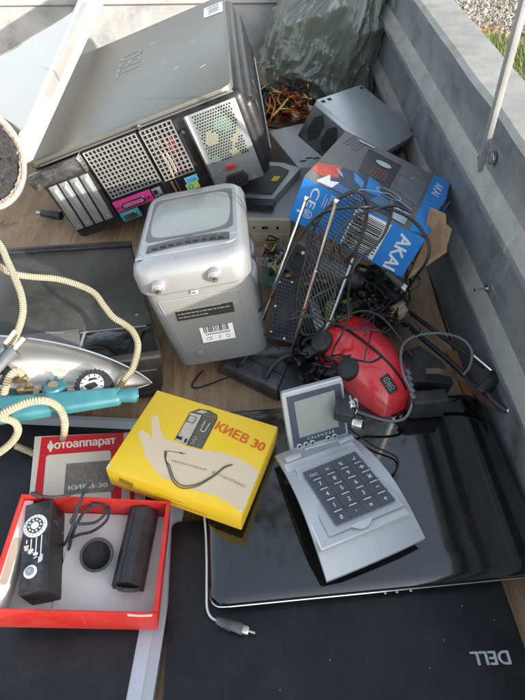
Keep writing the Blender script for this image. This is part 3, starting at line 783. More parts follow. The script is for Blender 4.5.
mb = MB(); mb.hexa([(a+.004, -.05, -.03), (a+.022, .06, -.03), (a+.024, .06, -.03), (a+.006, -.05, -.03), (a+.002, -.06, .02), (a+.014, .07, .026), (a+.016, .07, .026), (a+.004, -.06, .02)])
obj('torn_flap', mb, [BLUE], t)
yf = -b-th/2-.0003
mb = MB(); mb.text('CE', front(-.074, .014, yf, -90), width=.034, height=.013, bold=.01)
for k in range(28): pass
def arc(mb, cx, cz, r, a0, a1, w, y=yf, n=20, M=None):
    P = []
    for k in range(n+1):
        t_ = R(a0+(a1-a0)*k/n)
        P.append(((cx+(r-w/2)*math.cos(t_), cz+(r-w/2)*math.sin(t_)), (cx+(r+w/2)*math.cos(t_), cz+(r+w/2)*math.sin(t_))))
    F = front(0, 0, y) if M is None else M
    for (p, q), (s_, u_) in zip(P, P[1:]): mb.quad([F @ Vector((x[0], x[1], 0)) for x in (p, q, u_, s_)])
arc(mb, -.074, -.014, .007, 0, 360, .0012); arc(mb, -.074, -.014, .0038, 20, 340, .001); mb.box((-.074, yf, -.014), (.011, .0003, .0012), rot=(0, 30, 0))
for k in range(9): mb.box((-.050+.0022*(k % 5), yf, .028-.0), (.0009, .0003, .004+.006*((k*7) % 3)/2))
for i in range(4): mb.box((-.058+.004*i, yf, .018-.002*(i % 2)), (.0008, .0003, .022-.005*(i % 3)))
mb.box((-.088, yf, -.016), (.006, .0003, .004))
obj('lettering', mb, INKW, fr)
mb = MB(); mb.text('AKAI', front(.074, -.002, yf, -90), width=.062, height=.019, bold=.03); obj('brand_lettering', mb, INKW, fr)
mb = MB(); mb.box((.018, yf+.0001, .0), (.056, .0004, .066)); mb.mi = 1
z = .030
while z > -.030:
    w = random.choice((.0008, .0012, .002)); z -= w+random.choice((.0008, .0014))
    mb.box((.016, yf-.0003, z), (.046, .0003, w))
for k in range(10): mb.box((.042, yf-.0003, .026-.0055*k), (.003, .0003, .0025))
obj('barcode', mb, [WHITE, INKB], fr)
mb = MB(); z0 = c+th/2+.0003
def poly(mb, pts, z, M=None):
    mb.quad([(x, y, z) if M is None else M @ Vector((x, y, z)) for x, y in pts])
LAY = [((.52, .06, .03), [(-.097, -.045), (-.064, -.024), (-.058, -.060), (-.080, -.078), (-.097, -.072)]),
       ((.022, .040, .075), [(-.064, -.024), (-.02, -.012), (.03, -.03), (.062, -.055), (.062, -.098), (-.06, -.100), (-.075, -.085), (-.056, -.060)]),
       ((.035, .035, .038), [(-.048, .078), (.014, .078), (.016, -.018), (-.040, -.012)]),
       ((.14, .14, .145), [(.02, .06), (.066, .06), (.066, -.03), (.024, -.01)]),
       ((.045, .19, .42), [(-.044, -.02), (-.036, -.045), (-.018, -.060), (-.022, -.035)]),
       ((.012, .16, .42), [(-.02, -.012), (.0, -.018), (.012, -.055), (-.012, -.062)]),
       ((.02, .10, .30), [(-.06, -.100), (-.01, -.099), (-.002, -.080), (-.052, -.078)]),
       ((.04, .12, .2), [(.01, -.050), (.05, -.058), (.055, -.085), (.0, -.080)]),
       ((.35, .42, .47), [(.03, -.060), (.062, -.062), (.062, -.098), (.038, -.096)])]
for k, (cc, pts) in enumerate(LAY):
    mb.mi = k; poly(mb, pts, z0+.0001*k)
obj('photo_print', mb, [mat('print %d' % k, cc, .4, var=.25, vs=40) for k, (cc, _) in enumerate(LAY)], tp)
mb = MB(); 
P = [(-.012+.014*math.cos(R(k*20)), .048+.009*math.sin(R(k*20))) for k in range(18)]; poly(mb, P, z0+.0012)
mb.mi = 1
for i in range(6):
    for k in range(5): mb.box((-.022+.006*k, .026-.006*i, z0+.001), (.003+.001*((i+k) % 2), .0016, .0002))
mb.mi = 2
for k in range(5): mb.box((-.084+.006*k, .075-.002*k, z0), (.002, .05-.01*(k % 3), .0002), rot=(0, 0, -8))
mb.mi = 0
mb.box((.040, .05, z0+.001), (.004, .004, .0002)); mb.box((-.055, .09, z0+.001), (.03, .006, .0002)); 
for k in range(7): mb.box((-.066+.0018*k, -.043-.001*k, z0+.001), (.0008, .014, .0002), rot=(0, 0, 25))
arc(mb, .02, -.066, .020, 0, 360, .0018, M=flat(0, 0, z0+.0012) @ Matrix.Diagonal((1, .55, 1, 1)))
for x0, y0, x1, y1 in ((-.018, -.062, .02, -.035), (.02, -.035, .062, -.048), (-.018, -.062, -.03, -.09)):
    d_ = Vector((x1-x0, y1-y0)); mb.box(((x0+x1)/2, (y0+y1)/2, z0+.0012), (d_.length, .0015, .0002), rot=(0, 0, math.degrees(math.atan2(d_.y, d_.x))))
obj('small_print', mb, [mat('print pale', (.38, .45, .48), .45), mat('print orange', (.3, .13, .08), .5), mat('print dim', (.06, .06, .06), .5)], tp)
mb = MB(); mb.prism([(-.08, -.0985), (-.07, -.066), (-.064, -.083), (-.052, -.075), (-.056, -.0985)], z0, z0+.0015); obj('torn_patch', mb, WHITE, tp)

# ------------------------------------------------------------------ portable television
t = thing('portable_television', 'silver portable television standing upright with its grey screen facing the sky', 'television', (-.0660, .6224, .1245), (-9.9, -8.9, 3.0))
hx, hy, hz = .0755, .119, .095
def hd(z): return .84+.16*(z+hz)/(2*hz)
mb = MB()
zs = [-hz, -hz+.004, -.03, .035, .052]
rows = []
for i, z in enumerate(zs):
    s = hd(z)*(.965 if i == 0 else 1)*(1 if z < .05 else .985); pts = rrect(-hx*s, -hy*s, hx*s, hy*s, .022, 6)
    rows.append([mb.bm.verts.new((x*(1 if x < 0 else 1+.19*(.055-z)/.15), y*(1 if y < 0 else 1+.16*(.055-z)/.15), z)) for x, y in pts])
nn = len(rows[0])
for i in range(len(rows)-1):
    for k in range(nn): mb.bm.faces.new((rows[i][k], rows[i][(k+1) % nn], rows[i+1][(k+1) % nn], rows[i+1][k])).smooth = True
mb.bm.faces.new(list(reversed(rows[0]))); mb.bm.faces.new(rows[-1])
TVS = mat('television silver', (.34, .345, .355), .35, .5, scr=.3, scrcol=(.5, .5, .5), var=.03, dust=.22, ds=14, dustcol=(.42, .4, .37), bump=.06, bs=900)
obj('housing', mb, TVS, t)
mb = MB()
rows = []
for z, g in ((.051, -.003), (.054, .0), (.078, .001), (.088, -.002), (.0945, -.008), (.0965, -.014)):
    bow = .004 if z < .09 else .003
    pts = rrect(-hx-.001-g, -hy-.001-g, hx+.001+g, hy+.001+g, .024, 6)
    rows.append([mb.bm.verts.new((x*(1+.035*(1-(y/hy)**2)), y*(1+.03*(1-(x/hx)**2)), z)) for x, y in pts])
for i in range(len(rows)-1):
    for k in range(nn): mb.bm.faces.new((rows[i][k], rows[i][(k+1) % nn], rows[i+1][(k+1) % nn], rows[i+1][k])).smooth = True
mb.bm.faces.new(list(reversed(rows[0]))); mb.bm.faces.new(rows[-1])
bz = obj('bezel', mb, TVS, t)
mb = MB()      # sunken looking inner frame
mb.prism(rrect(-.066, -.094, .067, .090, .016, 6), .0962, .0976, smooth=False, bev=.001); obj('screen_surround', mb, mat('dull grey silver', (.33, .335, .34), .4, .4), bz)
mb = MB(); mb.prism([(x*(1-.04*(y/.07)**2), y+.014) for x, y in rrect(-.0635, -.0695, .0635, .0695, .010, 6)], .0976, .0981); obj('screen_gasket', mb, mat('gasket grey', (.10, .10, .105), .5), bz)
mb = MB(); N = 20
SX, SY, y00 = .060, .066, .014
G = [[mb.bm.verts.new((SX*u*(1-.05*v*v), y00+SY*v*(1-.05*u*u), .0978+.005*(1-u*u)*(1-v*v))) for v in [(-1+2*j/N) for j in range(N+1)]] for u in [(-1+2*i/N) for i in range(N+1)]]
for i in range(N):
    for j in range(N): mb.bm.faces.new((G[i][j], G[i+1][j], G[i+1][j+1], G[i][j+1])).smooth = True
obj('screen', mb, mat('tube glass', (.22, .235, .22), .3, var=.03, dust=.3, ds=9, dustcol=(.4, .4, .36), coat=.12), bz)
mb = MB(); mb.prism([(x, y+.006*(1-(x/.055)**2)) for x, y in [(-.056+.112*k/10, -.086) for k in range(11)]+[(.056-.112*k/10, -.068) for k in range(11)]], .0977, .0992, bev=.0008); cs = obj('control_strip', mb, BLK, bz)
mb = MB()
for k in range(9):
    x = -.045+.0112*k; y = -.083+.006*(1-(x/.055)**2); mb.box((x, y+.003, .0998), (.008, .0045, .002), r=.0006)
mb.mi = 1
for k in range(12):
    x = -.046+.008*k; mb.box((x, -.0715+.006*(1-(x/.055)**2), .0993), (.005, .001, .0002))
obj('buttons', mb, [BLK, mat('grey ink', (.2, .2, .21), .5)], cs)
mb = MB(); mb.text('JAY', flat(0, -.058, .0979), width=.013, height=.004, bold=.02); obj('badge', mb, mat('badge ink', (.14, .14, .15), .5), bz)
mb = MB(); mb.prism(rrect(.055, -.073, .066, -.066, .002), .0977, .0983); mb.prism(rrect(-.070, -.098, -.060, -.092, .002), .0967, .0972)
obj('sensor_window', mb, SILVERD, bz)
for x, z in ((-.045, .066), (.030, .070)):
    yy = -hy*1.03-.002
    mb = MB(); mb.cyl((x, yy+.010, z+.002), (x, yy-.006, z), .0115, .0085, n=24, bev=.001); f_ = obj('screw_boss', mb, TVS, bz)
    mb = MB(); mb.cyl((x, yy-.0058, z), (x, yy-.0085, z), .0052, .0048, n=18, bev=.0004); mb.mi = 1; mb.box((x, yy-.0086, z), (.006, .0006, .0012), rot=(0, 30, 0)); mb.box((x, yy-.0086, z), (.006, .0006, .0012), rot=(0, 120, 0)); obj('screw', mb, [STEEL, DARK], f_)
tilt = math.degrees(math.atan(hy*.16/(2*hz)))
def onf(x, z): # matrix of a sheet on the sloping front
    return Matrix.Translation((x, -hy*hd(z)-.0004, z)) @ Matrix.Rotation(R(-tilt), 4, 'X') @ FRONT
mb = MB(); M_ = onf(0.002, .013)
mb.prism([(-.040, .018), (-.040, -.012), (.041, -.012), (.041, .018)][::-1], 0, .0003, M=M_); mb.mi = 1
for k in range(5):
    wd_ = (.070, .074, .060, .074, .040)[k]; x = -.037
    while x < -.037+wd_:
        l = random.uniform(.002, .007); mb.box((x+l/2, .0145-.0055*k, .0004), (l, .0013 if k else .002, .0002), M=M_); x += l+.0012
obj('warning_label', mb, [mat('label black', (.012, .012, .013), .4), mat('label print', (.32, .32, .32), .5)], t)
mb = MB(); M_ = onf(.011, -.024)
mb.prism([(-.024, .022), (-.024, -.022), (.024, -.022), (.024, .022)][::-1], 0, .0003, M=M_); mb.mi = 1
x = -.018
while x < .017:
    w = random.choice((.0006, .001, .0016)); mb.box((x, .006, .0004), (w, .024, .0002), M=M_); x += w+random.choice((.0007, .0012))
mb.text('CE', M_ @ Matrix.Translation((-.013, -.016, .0005)), width=.008, height=.005); mb.text('X', M_ @ Matrix.Translation((.002, -.016, .0005)), width=.004, height=.005)
arc(mb, .014, -.016, .0025, 0, 360, .0007, M=M_ @ Matrix.Translation((0, 0, .0005)))
for k in range(12): mb.box((-.016+.003*k, -.009, .0004), (.0018, .002, .0002), M=M_)
obj('barcode_label', mb, [WHITE, INKB], t)
mb = MB(); p = onf(-.022, -.066); mb.cyl(p @ Vector((0, 0, -.002)), p @ Vector((0, 0, .004)), .0065, .0058, n=22, bev=.001); obj('rubber_foot', mb, mat('grey rubber', (.17, .17, .175), .5), t)
mb = MB(); M_ = onf(-.003, .045); mb.box((0, 0, .001), (.010, .005, .002), r=.0006, M=M_); mb.mi = 1; mb.box((-.001, -.0005, .0021), (.006, .002, .0002), M=M_); obj('catch', mb, [WHITE, DARK], t)
mb = MB()       # moulded seam lines on the front
for z0_, z1_, x0_, x1_ in ((.038, .036, -.055, .055), (.036, -.085, .055, .050), (.036, -.08, -.055, -.040)):
    M0 = onf(x0_, z0_) @ Vector((0, 0, .0002)); M1 = onf(x1_, z1_) @ Vector((0, 0, .0002)); mb.tube([M0, M1], .0006, n=5)
obj('seams', mb, SILVERD, t)
mb = MB()
for y, z in ((-.06, .02), (-.03, -.01), (.02, .01)): mb.tube([(hx*hd(z)-.002, y, z), (hx*hd(z)+.004, y+.01, z-.002), (hx*hd(z)+.004, y+.035, z), (hx*hd(z)-.002, y+.045, z+.004)], .006, n=10)
obj('side_grips', mb, TVS, t)

def thing_m(name, label, cat, M, group=None):
    l = M.to_translation(); e = M.to_euler()
    return thing(name, label, cat, tuple(l), [math.degrees(x) for x in e], group)
# ------------------------------------------------------------------ silver framed laptop under the left hand things
SLM = T((-.2801, .2256, .0128), (0, 0, -5.1))
t = thing_m('silver_laptop', 'flat laptop with silver frame and black centre carrying the red tray', 'laptop', SLM)
a, b = .182, .212
mb = MB(); mb.prism(rrect(-a, -b, a, b, .008), -.010, .008, bev=.0015); obj('shell', mb, mat('silver blue frame', (.46, .49, .53), .38, .4, var=.03, dust=.15), t)
mb = MB(); mb.prism(rrect(-a+.012, -b+.010, a-.012, b-.006, .004), .0081, .0095, bev=.0005); obj('raised_frame', mb, mat('silver blue light', (.53, .57, .62), .35, .4, var=.03, dust=.15), t)
mb = MB(); mb.prism(rrect(-a+.03, -b+.025, a-.027, b-.020, .003), .0096, .0104)
obj('centre_panel', mb, mat('satin black lid', (.007, .008, .010), .34, spec=.4, scr=.10, scrcol=(.06, .06, .065), var=.1, vs=6, dust=.06, ds=12, specks=.5), t)
# ------------------------------------------------------------------ matt black laptop lid with white lettering
DM = T((.100, .060, .0125), (0, 0, 1.8))
t = thing_m('matt_black_laptop', 'closed matt black laptop at the bottom edge with upside down silver lettering on its lid', 'laptop', DM)
mb = MB(); mb.prism(rrect(-.196, -.15, .188, .215, .006), -.0105, .004, bev=.001); obj('base', mb, BLK, t)
mb = MB(); mb.prism(rrect(-.198, -.151, .190, .216, .007), .0045, .0105, bev=.0015)
ld = obj('lid', mb, mat('soft touch black', (.007, .0075, .009), .34, spec=.35, scr=.10, scrcol=(.06, .06, .065), var=.1, vs=6, dust=.05, ds=12, specks=.6, bump=.1, bs=300), t)
mb = MB(); lp = DM.inverted() @ at(490.5, 658, .023); mb.text('DELL', flat(lp.x, lp.y, .0107, 178), width=.041, height=.0125, bold=.03); obj('logo', mb, mat('silver logo', (.42, .44, .46), .4, .3), ld)
mb = MB()
for u, v in ((494, 620), (444, 640), (462, 606), (430, 668), (330, 660), (280, 690)):
    p = DM.inverted() @ at(u, v, .023); mb.box((p.x, p.y, .0107), (.0012, .0008, .0002), rot=(0, 0, u))
obj('specks', mb, mat('speck', (.3, .3, .3), .6), ld)
# ------------------------------------------------------------------ glossy black laptop
HM = T((.1372, .3023, .0362), (0, 0, 3.3))
t = thing_m('glossy_black_laptop', 'closed glossy black laptop with dusty lid beneath the silver calculator', 'laptop', HM)
a, b = .197, .127
mb = MB(); mb.prism(rrect(-a+.002, -b+.002, a-.002, b-.002, .018, 6), -.012, .001, bev=.001); obj('base', mb, BLK, t)
mb = MB()
rows = []
for z, g in ((.0016, .002), (.0045, 0), (.0085, .0005), (.0108, .004), (.0120, .010), (.0124, .03)):
    rows.append([mb.bm.verts.new((x, y, z)) for x, y in rrect(-a+g, -b+g, a-g, b-g, .020, 8)])
nn = len(rows[0])
for i in range(len(rows)-1):
    for k in range(nn): mb.bm.faces.new((rows[i][k], rows[i][(k+1) % nn], rows[i+1][(k+1) % nn], rows[i+1][k])).smooth = True
mb.bm.faces.new(list(reversed(rows[0]))); mb.bm.faces.new(rows[-1]).smooth = True
ld = obj('lid', mb, mat('dusty piano black', (.003, .003, .004), .05, spec=.9, scr=.10, scrcol=(.07, .07, .07), var=.1, dust=.10, ds=5, dustcol=(.15, .125, .095), specks=.9, coat=.6), t)
mb = MB(); mb.tube([(-a+.02, -b-.0003, .0015), (a-.02, -b-.0003, .0015)], .0011, n=6, sub=1); mb.tube([(-a-.0002, -b+.02, .0015), (-a+.001, -b+.008, .0015), (-a+.008, -b+.001, .0015), (-a+.02, -b-.0002, .0015)], .0009, n=6); obj('edge_line', mb, STEEL, t)
for u, v in ((386, 597), (398, 597), (412, 596)):
    p = HM.inverted() @ at(u, v, .03); mb = MB(); mb.cyl((p.x, -b+.004, -.004), (p.x, -b-.002, -.005), .0022, n=12); obj('indicator', mb, STEEL, t)
# ------------------------------------------------------------------ red tray with its contents
TM = T((-.1888, .2111, .0655), (-3.0, 7.7, -1.3))
t = thing_m('red_tray', 'open red cardboard tray with white lining holding a small black camera', 'cardboard tray', TM)
a, b, c = .085, .063, .026
REDC = mat('red card', (.56, .018, .012), .5, scr=.22, scrcol=(.65, .25, .15), var=.08, vs=20, dust=.12, ds=40, bump=.15, bs=150)
LIN = mat('cream lining', (.72, .70, .65), .75, var=.04, vs=15, dust=.12, ds=20, dustcol=(.5, .46, .4))
w = .0028
for nm, cc, dd in (('long_side', (0, -b+w/2, 0), (2*a, w, 2*c)), ('long_side', (0, b-w/2, 0), (2*a, w, 2*c)), ('short_side', (-a+w/2, 0, 0), (w, 2*b-2*w, 2*c)), ('short_side', (a-w/2-.001, 0, 0), (w+.002, 2*b-2*w, 2*c))):
    mb = MB(); mb.box(cc, dd, r=.0008); obj(nm, mb, REDC, t)
mb = MB(); mb.box((0, 0, -c+.0015), (2*a-2*w, 2*b-2*w, .003)); obj('bottom', mb, REDC, t)
mb = MB(); mb.box((.026, 0, -c+.0105), (.108, 2*b-2*w-.001, .015), r=.001); obj('lining', mb, LIN, t)
mb = MB(); mb.box((-.0556, 0, -c+.0095), (.0548, 2*b-2*w-.001, .013), r=.001)
mb.box((-a+w+.0055, 0, .004), (.011, 2*b-2*w-.001, .03), r=.002); lf = obj('lining', mb, LIN, t)
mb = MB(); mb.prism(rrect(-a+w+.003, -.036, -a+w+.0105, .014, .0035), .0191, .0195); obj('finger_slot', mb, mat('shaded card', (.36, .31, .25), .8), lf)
mb = MB(); mb.tube([(.055, -b-.0004, c-.001), (.068, -b-.0004, c-.002), (.080, -b-.0004, c-.0005)], .0014, n=6); obj('worn_edge', mb, mat('torn card', (.62, .45, .33), .8), t)
# miniature camera
CMm = TM @ T((-.0480, .0055, .004), (0, -13, 11.7))
t = thing_m('miniature_camera', 'small oblong black camera with white dials lying in the red tray', 'camera', CMm)
mb = MB(); mb.box((0, 0, 0), (.0295, .100, .046), r=.0012); obj('body', mb, MBLK, t)
z = .0232
mb = MB(); mb.box((0, 0, z), (.027, .096, .0008), r=.0003); fpn = obj('face_plate', mb, mat('anodised black', (.018, .02, .024), .33, .3, dust=.2, ds=60), t)
z += .0006
mb = MB(); F0 = flat(-.001, .021, z+.0006)
mb.prism([(.0128*math.cos(R(10*k)), .0128*math.sin(R(10*k))) for k in range(36)], 0, .0012, M=flat(-.001, .021, z)); mb.mi = 1
mb.prism([(.0088*math.cos(R(10*k)), .0088*math.sin(R(10*k))) for k in range(36)], .0012, .0018, M=flat(-.001, .021, z)); mb.mi = 0
mb.prism([(.0042*math.cos(R(15*k)), .0042*math.sin(R(15*k))) for k in range(24)], .0018, .0024, M=flat(-.001, .021, z))
for k in range(10): mb.cyl(flat(-.001, .021, z) @ Vector((.0066*math.cos(R(36*k)), .0066*math.sin(R(36*k)), .0018)), flat(-.001, .021, z) @ Vector((.0066*math.cos(R(36*k)), .0066*math.sin(R(36*k)), .0022)), .0011, n=8)
mb.mi = 2
for k in range(18): mb.box((-.001+.0109*math.cos(R(20*k)), .021+.0109*math.sin(R(20*k)), z+.0013), (.0022, .0007, .0003), rot=(0, 0, 20*k))
obj('speed_dial', mb, [mat('dial white', (.6, .61, .62), .4), MBLK, mat('dial ink', (.2, .2, .22), .5)], t)
mb = MB()
for x, y0, y1 in ((-.0095, .007, .003), (-.0045, .007, -.003), (.001, .0075, -.009), (.0065, .009, -.013)): mb.box((x, (y0+y1)/2, z), (.0009, abs(y1-y0), .0003))
# weather symbols: bulb, sun, cloud, hatch
for k in range(3): mb.box((-.0095, .0-.002*k, z), (.005-.001*k, .0012, .0003))
for k in range(4): mb.box((-.0045, -.0065, z), (.0068, .0009, .0003), rot=(0, 0, 45*k))
mb.prism(rrect(-.0015, -.0125, .0035, -.0092, .0014), z, z+.0003); mb.box((.001, -.0145, z), (.004, .0008, .0003), rot=(0, 0, 20))
for k in range(4): mb.box((.0065, -.0145-.0016*k, z), (.0055, .0008, .0003), rot=(0, 0, 35)); mb.box((.0065, -.0145-.0016*k, z), (.001, .003, .0003), rot=(0, 0, 15*k))
obj('weather_symbols', mb, INKW, t)
mb = MB(); mb.prism([(.0068*math.cos(R(15*k)), .0068*math.sin(R(15*k))) for k in range(24)], 0, .0010, M=flat(-.003, -.029, z)); mb.mi = 1
mb.prism([(.0045*math.cos(R(15*k)), .0045*math.sin(R(15*k))) for k in range(24)], .001, .0016, M=flat(-.003, -.029, z)); mb.mi = 2; mb.cyl((-.003, -.029, z+.0016), (-.003, -.029, z+.0035), .0026, n=16)
obj('rewind_button', mb, [MATS['dial white'], MATS['dial ink'], STEEL], t)
mb = MB()
for y, zz in ((.036, .008), (.036, -.004), (.024, -.012), (.028, .012)): mb.cyl((.0147, y, zz), (.0155, y, zz), .0012, n=10)
obj('screw', mb, STEEL, t)
mb = MB(); mb.cyl((.0147, .030, .006), (.0175, .030, .006), .006, n=18, bev=.0006); obj('lens_window', mb, MBLK, t)
# strap of the camera: part of it
def tm(p, z=.03): return TM @ Vector((p[0], p[1], z))
mb = MB()
for pts in ([(34, 494, .105), (50, 497, .105), (68, 495, .104), (86, 488, .104), (90, 483, .105), (84, 492, .10), (78, 508, .095), (72, 528, .088), (67, 540, .075), (64, 545, .06)],
            [(66, 541, .068), (78, 535, .072), (93, 531, .07), (106, 521, .07), (109, 509, .072), (101, 503, .074), (88, 508, .078), (79, 520, .074), (72, 536, .066), (69, 549, .06), (66, 555, .055)],
            [(88, 487, .103), (82, 497, .10), (76, 512, .094), (71, 522, .09), (80, 524, .084), (96, 522, .08), (106, 512, .08), (103, 505, .08), (92, 504, .084)]):
    mb.tube([at(*p) for p in pts], .0017, n=8)
st = obj('strap', mb, mat('strap cord', (.03, .034, .045), .6, var=.3, vs=300), t, world=True)
mb = MB(); mb.tube([at(31, 493, .106), at(36, 495, .106), at(42, 497, .1055)], .0030, n=10, rfun=lambda s: .55+.45*math.sin(math.pi*s)); obj('strap_end', mb, BLK, st, world=True)
# lens cap ring and black case
RM = TM @ T((.0085, .0075, -.0015), (24, 8, 0))
t = thing_m('lens_hood', 'short black round hood standing open in the middle of the white lined tray', 'lens hood', RM)
mb = MB(); ring(mb, .0148, .0178, -.002, .018, Matrix.Identity(4), n=40, sy=1.0); obj('ring', mb, MBLK, t)
mb = MB(); mb.cyl((0, 0, .0005), (0, 0, .004), .0148, n=36); obj('inner_disc', mb, DARK, t)
mb = MB(); mb.cyl((.0, .0, -.002), (0, 0, .001), .0182, n=36, bev=.0006); obj('rim', mb, MBLK, t)
KM = TM @ T((.0520, .0145, -.0050), (0, 0, -3.5))
t = thing_m('black_case', 'ridged oblong black case beside the round hood at the right of the tray', 'case', KM)
mb = MB(); pf = [(-.0175, 0), (-.0175, .013), (-.013, .0215), (.003, .025), (.0165, .012), (.0165, 0)]
Mx = Matrix.Rotation(R(90), 4, 'X') @ Matrix.Translation((0, 0, 0))
mb.prism(pf, -.044, .044, M=Mx, bev=.0006); obj('shell', mb, MBLK, t)
mb = MB(); mb.tube([(-.0178, -.044, .008), (-.0178, .044, .008)], .0005, n=5, sub=1); mb.tube([(-.009, -.0443, .0225), (-.009, .044, .0225)], .0004, n=5, sub=1); obj('seam', mb, DARK, t)
mb = MB(); mb.cyl((0, -.0430, .010), (0, -.0465, .008), .013, .0115, n=24); obj('stud', mb, mat('grey lid', (.07, .07, .075), .4), t)

# ------------------------------------------------------------------ booklet
BM = T((-.2115, .3140, .0444), (.8, 13.2, 9.6))
t = thing_m('camera_booklet', 'red and cream instruction booklet lying half under the yellow box', 'booklet', BM)
CRE = mat('cream paper', (.62, .58, .49), .65, var=.04, vs=20, dust=.2, ds=25, dustcol=(.45, .4, .32))
mb = MB(); mb.box((0, 0, -.0008), (.137, .149, .0016)); obj('pages', mb, CRE, t)
mb = MB(); mb.box((0, 0, .0006), (.139, .151, .0009), r=.0003); cv = obj('cover', mb, CRE, t)
z = .00115
REDP = mat('print red', (.55, .012, .022), .5, var=.05)
mb = MB()
def lq(pts, zz): mb.quad([(x, y, zz) for x, y in pts])
lq([(-.061, .074), (.045, .0755), (.036, -.075), (-.066, -.075)], z); mb.mi = 1
P = [(x-.1*(.05-y)*.1, y) for x, y in rrect(-.0505, -.070, .0305, .047, .004)]
mb.quad([(x-.003, y+.03*(x+.01), z+.0002) for x, y in P]); mb.mi = 2
lq([(-.0285, .0315), (.034, .0330), (.0300, -.0128), (-.0300, -.0125)], z+.0004); mb.mi = 0
lq([(.048, -.075), (.054, -.075), (.060, .0755), (.0535, .0755)], z-.00003)
obj('cover_print', mb, [REDP, CRE, mat('grey photo', (.17, .155, .14), .6, var=.35, vs=220)], cv)
mb = MB(); mb.text('фотоаппарат', flat(-.0095, .0590, z+.0004, 2.5), width=.086, height=.0125, bold=.04); obj('lettering', mb, mat('cream ink', (.70, .66, .58), .6), cv); mb = MB(); mb.text('КИЕВ-30', flat(-.0010, -.0030, z+.0008, 1), width=.047, height=.0062, bold=.02); obj('lettering', mb, mat('cream ink', (.70, .66, .58), .6), cv)

# ------------------------------------------------------------------ yellow box
YM = T((-.0728, .3347, .0746), (-5.0, .7, -21.3))
t = thing_m('yellow_camera_box', 'worn yellow cardboard camera box printed with a hand and red lettering', 'box', YM)
a, b, c = .087, .066, .018
YEL = mat('box yellow', (.84, .55, .02), .45, scr=.35, scrcol=(.85, .68, .30), var=.05, vs=12, dust=.12, ds=14, dustcol=(.6, .5, .3), bump=.1, bs=50)
mb = MB(); mb.box((0, 0, 0), (2*a, 2*b, 2*c), r=.0015, seg=2)
for v in mb.bm.verts:
    v.co.z += .0012*noise.noise(v.co*30); v.co.y += .001*noise.noise(v.co*25+Vector((5, 0, 0)))
obj('carton', mb, YEL, t)
mb = MB(); mb.box((0, 0, c+.0006), (2*a-.001, 2*b-.001, .0014), r=.0006); ldd = obj('lid_panel', mb, YEL, t)
z = c+.0015
FL = mat('print cream', (.66, .53, .36), .55, var=.05, vs=30)
mb = MB()
hand = [(-.0425, -.0021), (-.030, -.0033), (-.0104, -.004), (.0094, -.0022), (.030, .0025), (.0513, .0037), (.072, .000), (.0866, -.006), (.0866, -.062), (.070, -.058), (.0491, -.0539), (.0253, -.056), (.0053, -.055), (-.0213, -.0537), (-.038, -.044), (-.052, -.034), (-.066, -.017), (-.0765, -.007), (-.0735, -.0005), (-.064, -.003), (-.055, -.010), (-.058, -.004), (-.0712, .0196), (-.0705, .0262), (-.0658, .0262), (-.055, .012)]
mb.quad([(x, y, z) for x, y in hand]); 
obj('hand_print', mb, FL, ldd)
mb = MB()
def q2(pts, zz=.0003): mb.quad([(x, y, z+zz) for x, y in pts])
q2([(-.0276, -.0009), (-.0104, -.0024), (-.0115, .0477), (-.0282, .0466)]); mb.mi = 1
q2([(-.0104, -.0024), (.0088, -.0012), (.0086, .0500), (-.0115, .0477)])
q2([(-.0282, .0472), (-.0115, .0483), (.0086, .0506), (.006, .0555), (-.006, .0585), (-.020, .0560)]); mb.mi = 0
q2([(-.022, .0490), (-.012, .0500), (-.007, .0545), (-.016, .0550)], .0006); mb.mi = 2
for x0, y0, x1, y1 in ((-.0276, -.001, -.0282, .0466), (-.0282, .0466, -.0115, .0477), (-.0104, -.0024, -.0115, .0477), (.0088, -.0012, .0086, .05)):
    d_ = Vector((x1-x0, y1-y0)); mb.box(((x0+x1)/2, (y0+y1)/2, z+.0008), (d_.length, .0008, .0002), rot=(0, 0, math.degrees(math.atan2(d_.y, d_.x))))
mb.box((-.0218, .036, z+.0008), (.0100, .0110, .0002)); mb.mi = 0; mb.box((-.0218, .036, z+.001), (.0082, .0092, .0002)); mb.mi = 3; mb.box((-.0215, .0358, z+.0012), (.005, .006, .0002))
mb.mi = 0
mb.tube([(-.004, .040, z+.0008), (-.004, .026, z+.0008), (-.001, .0235, z+.0008), (.002, .026, z+.0008), (.0025, .038, z+.0008)], .0008, n=5)
mb.mi = 2; mb.box((-.0235, .004, z+.0008), (.007, .0045, .0002)); mb.box((-.0145, .003, z+.0008), (.003, .006, .0002)); mb.mi = 3
for k in range(5): mb.box((-.0055+.0015*(k % 2), .012-.0025*k, z+.0008), (.004, .0008, .0002))
obj('camera_print', mb, [mat('print light grey', (.47, .42, .33), .6, var=.2, vs=300), mat('print dark grey', (.10, .09, .075), .6, var=.5, vs=400), INKB, mat('print tan', (.45, .38, .26), .6)], ldd)
mb = MB()
for o_ in (0, .0022): mb.tube([(-.0318+o_, -.0195, z+.0006), (-.027+o_, -.029-o_, z+.0006), (-.0181+o_*.5, -.0393+o_, z+.0006), (-.0041, -.0543+o_*1.5, z+.0006), (.0098, -.0590+o_*1.5, z+.0006), (.0249, -.0505+o_*1.5, z+.0006), (.0382, -.0312+o_, z+.0006), (.045, -.017+o_, z+.0006), (.0530, -.0087, z+.0006)], .0007, n=5)
mb.box((-.018, -.0165, z+.0004), (.024, .0006, .0002), rot=(0, 0, 10)); mb.box((-.012, -.0155, z+.0004), (.005, .0018, .0002))
obj('cord_print', mb, mat('print brown black', (.09, .065, .04), .6), ldd)
mb = MB(); mb.text('КИЕВ 30', flat(.0465, .0340, z+.0004, -9), width=.070, height=.0135, bold=.025, shear=-.05); obj('title_lettering', mb, mat('print orange red', (.62, .10, .012), .5), ldd)
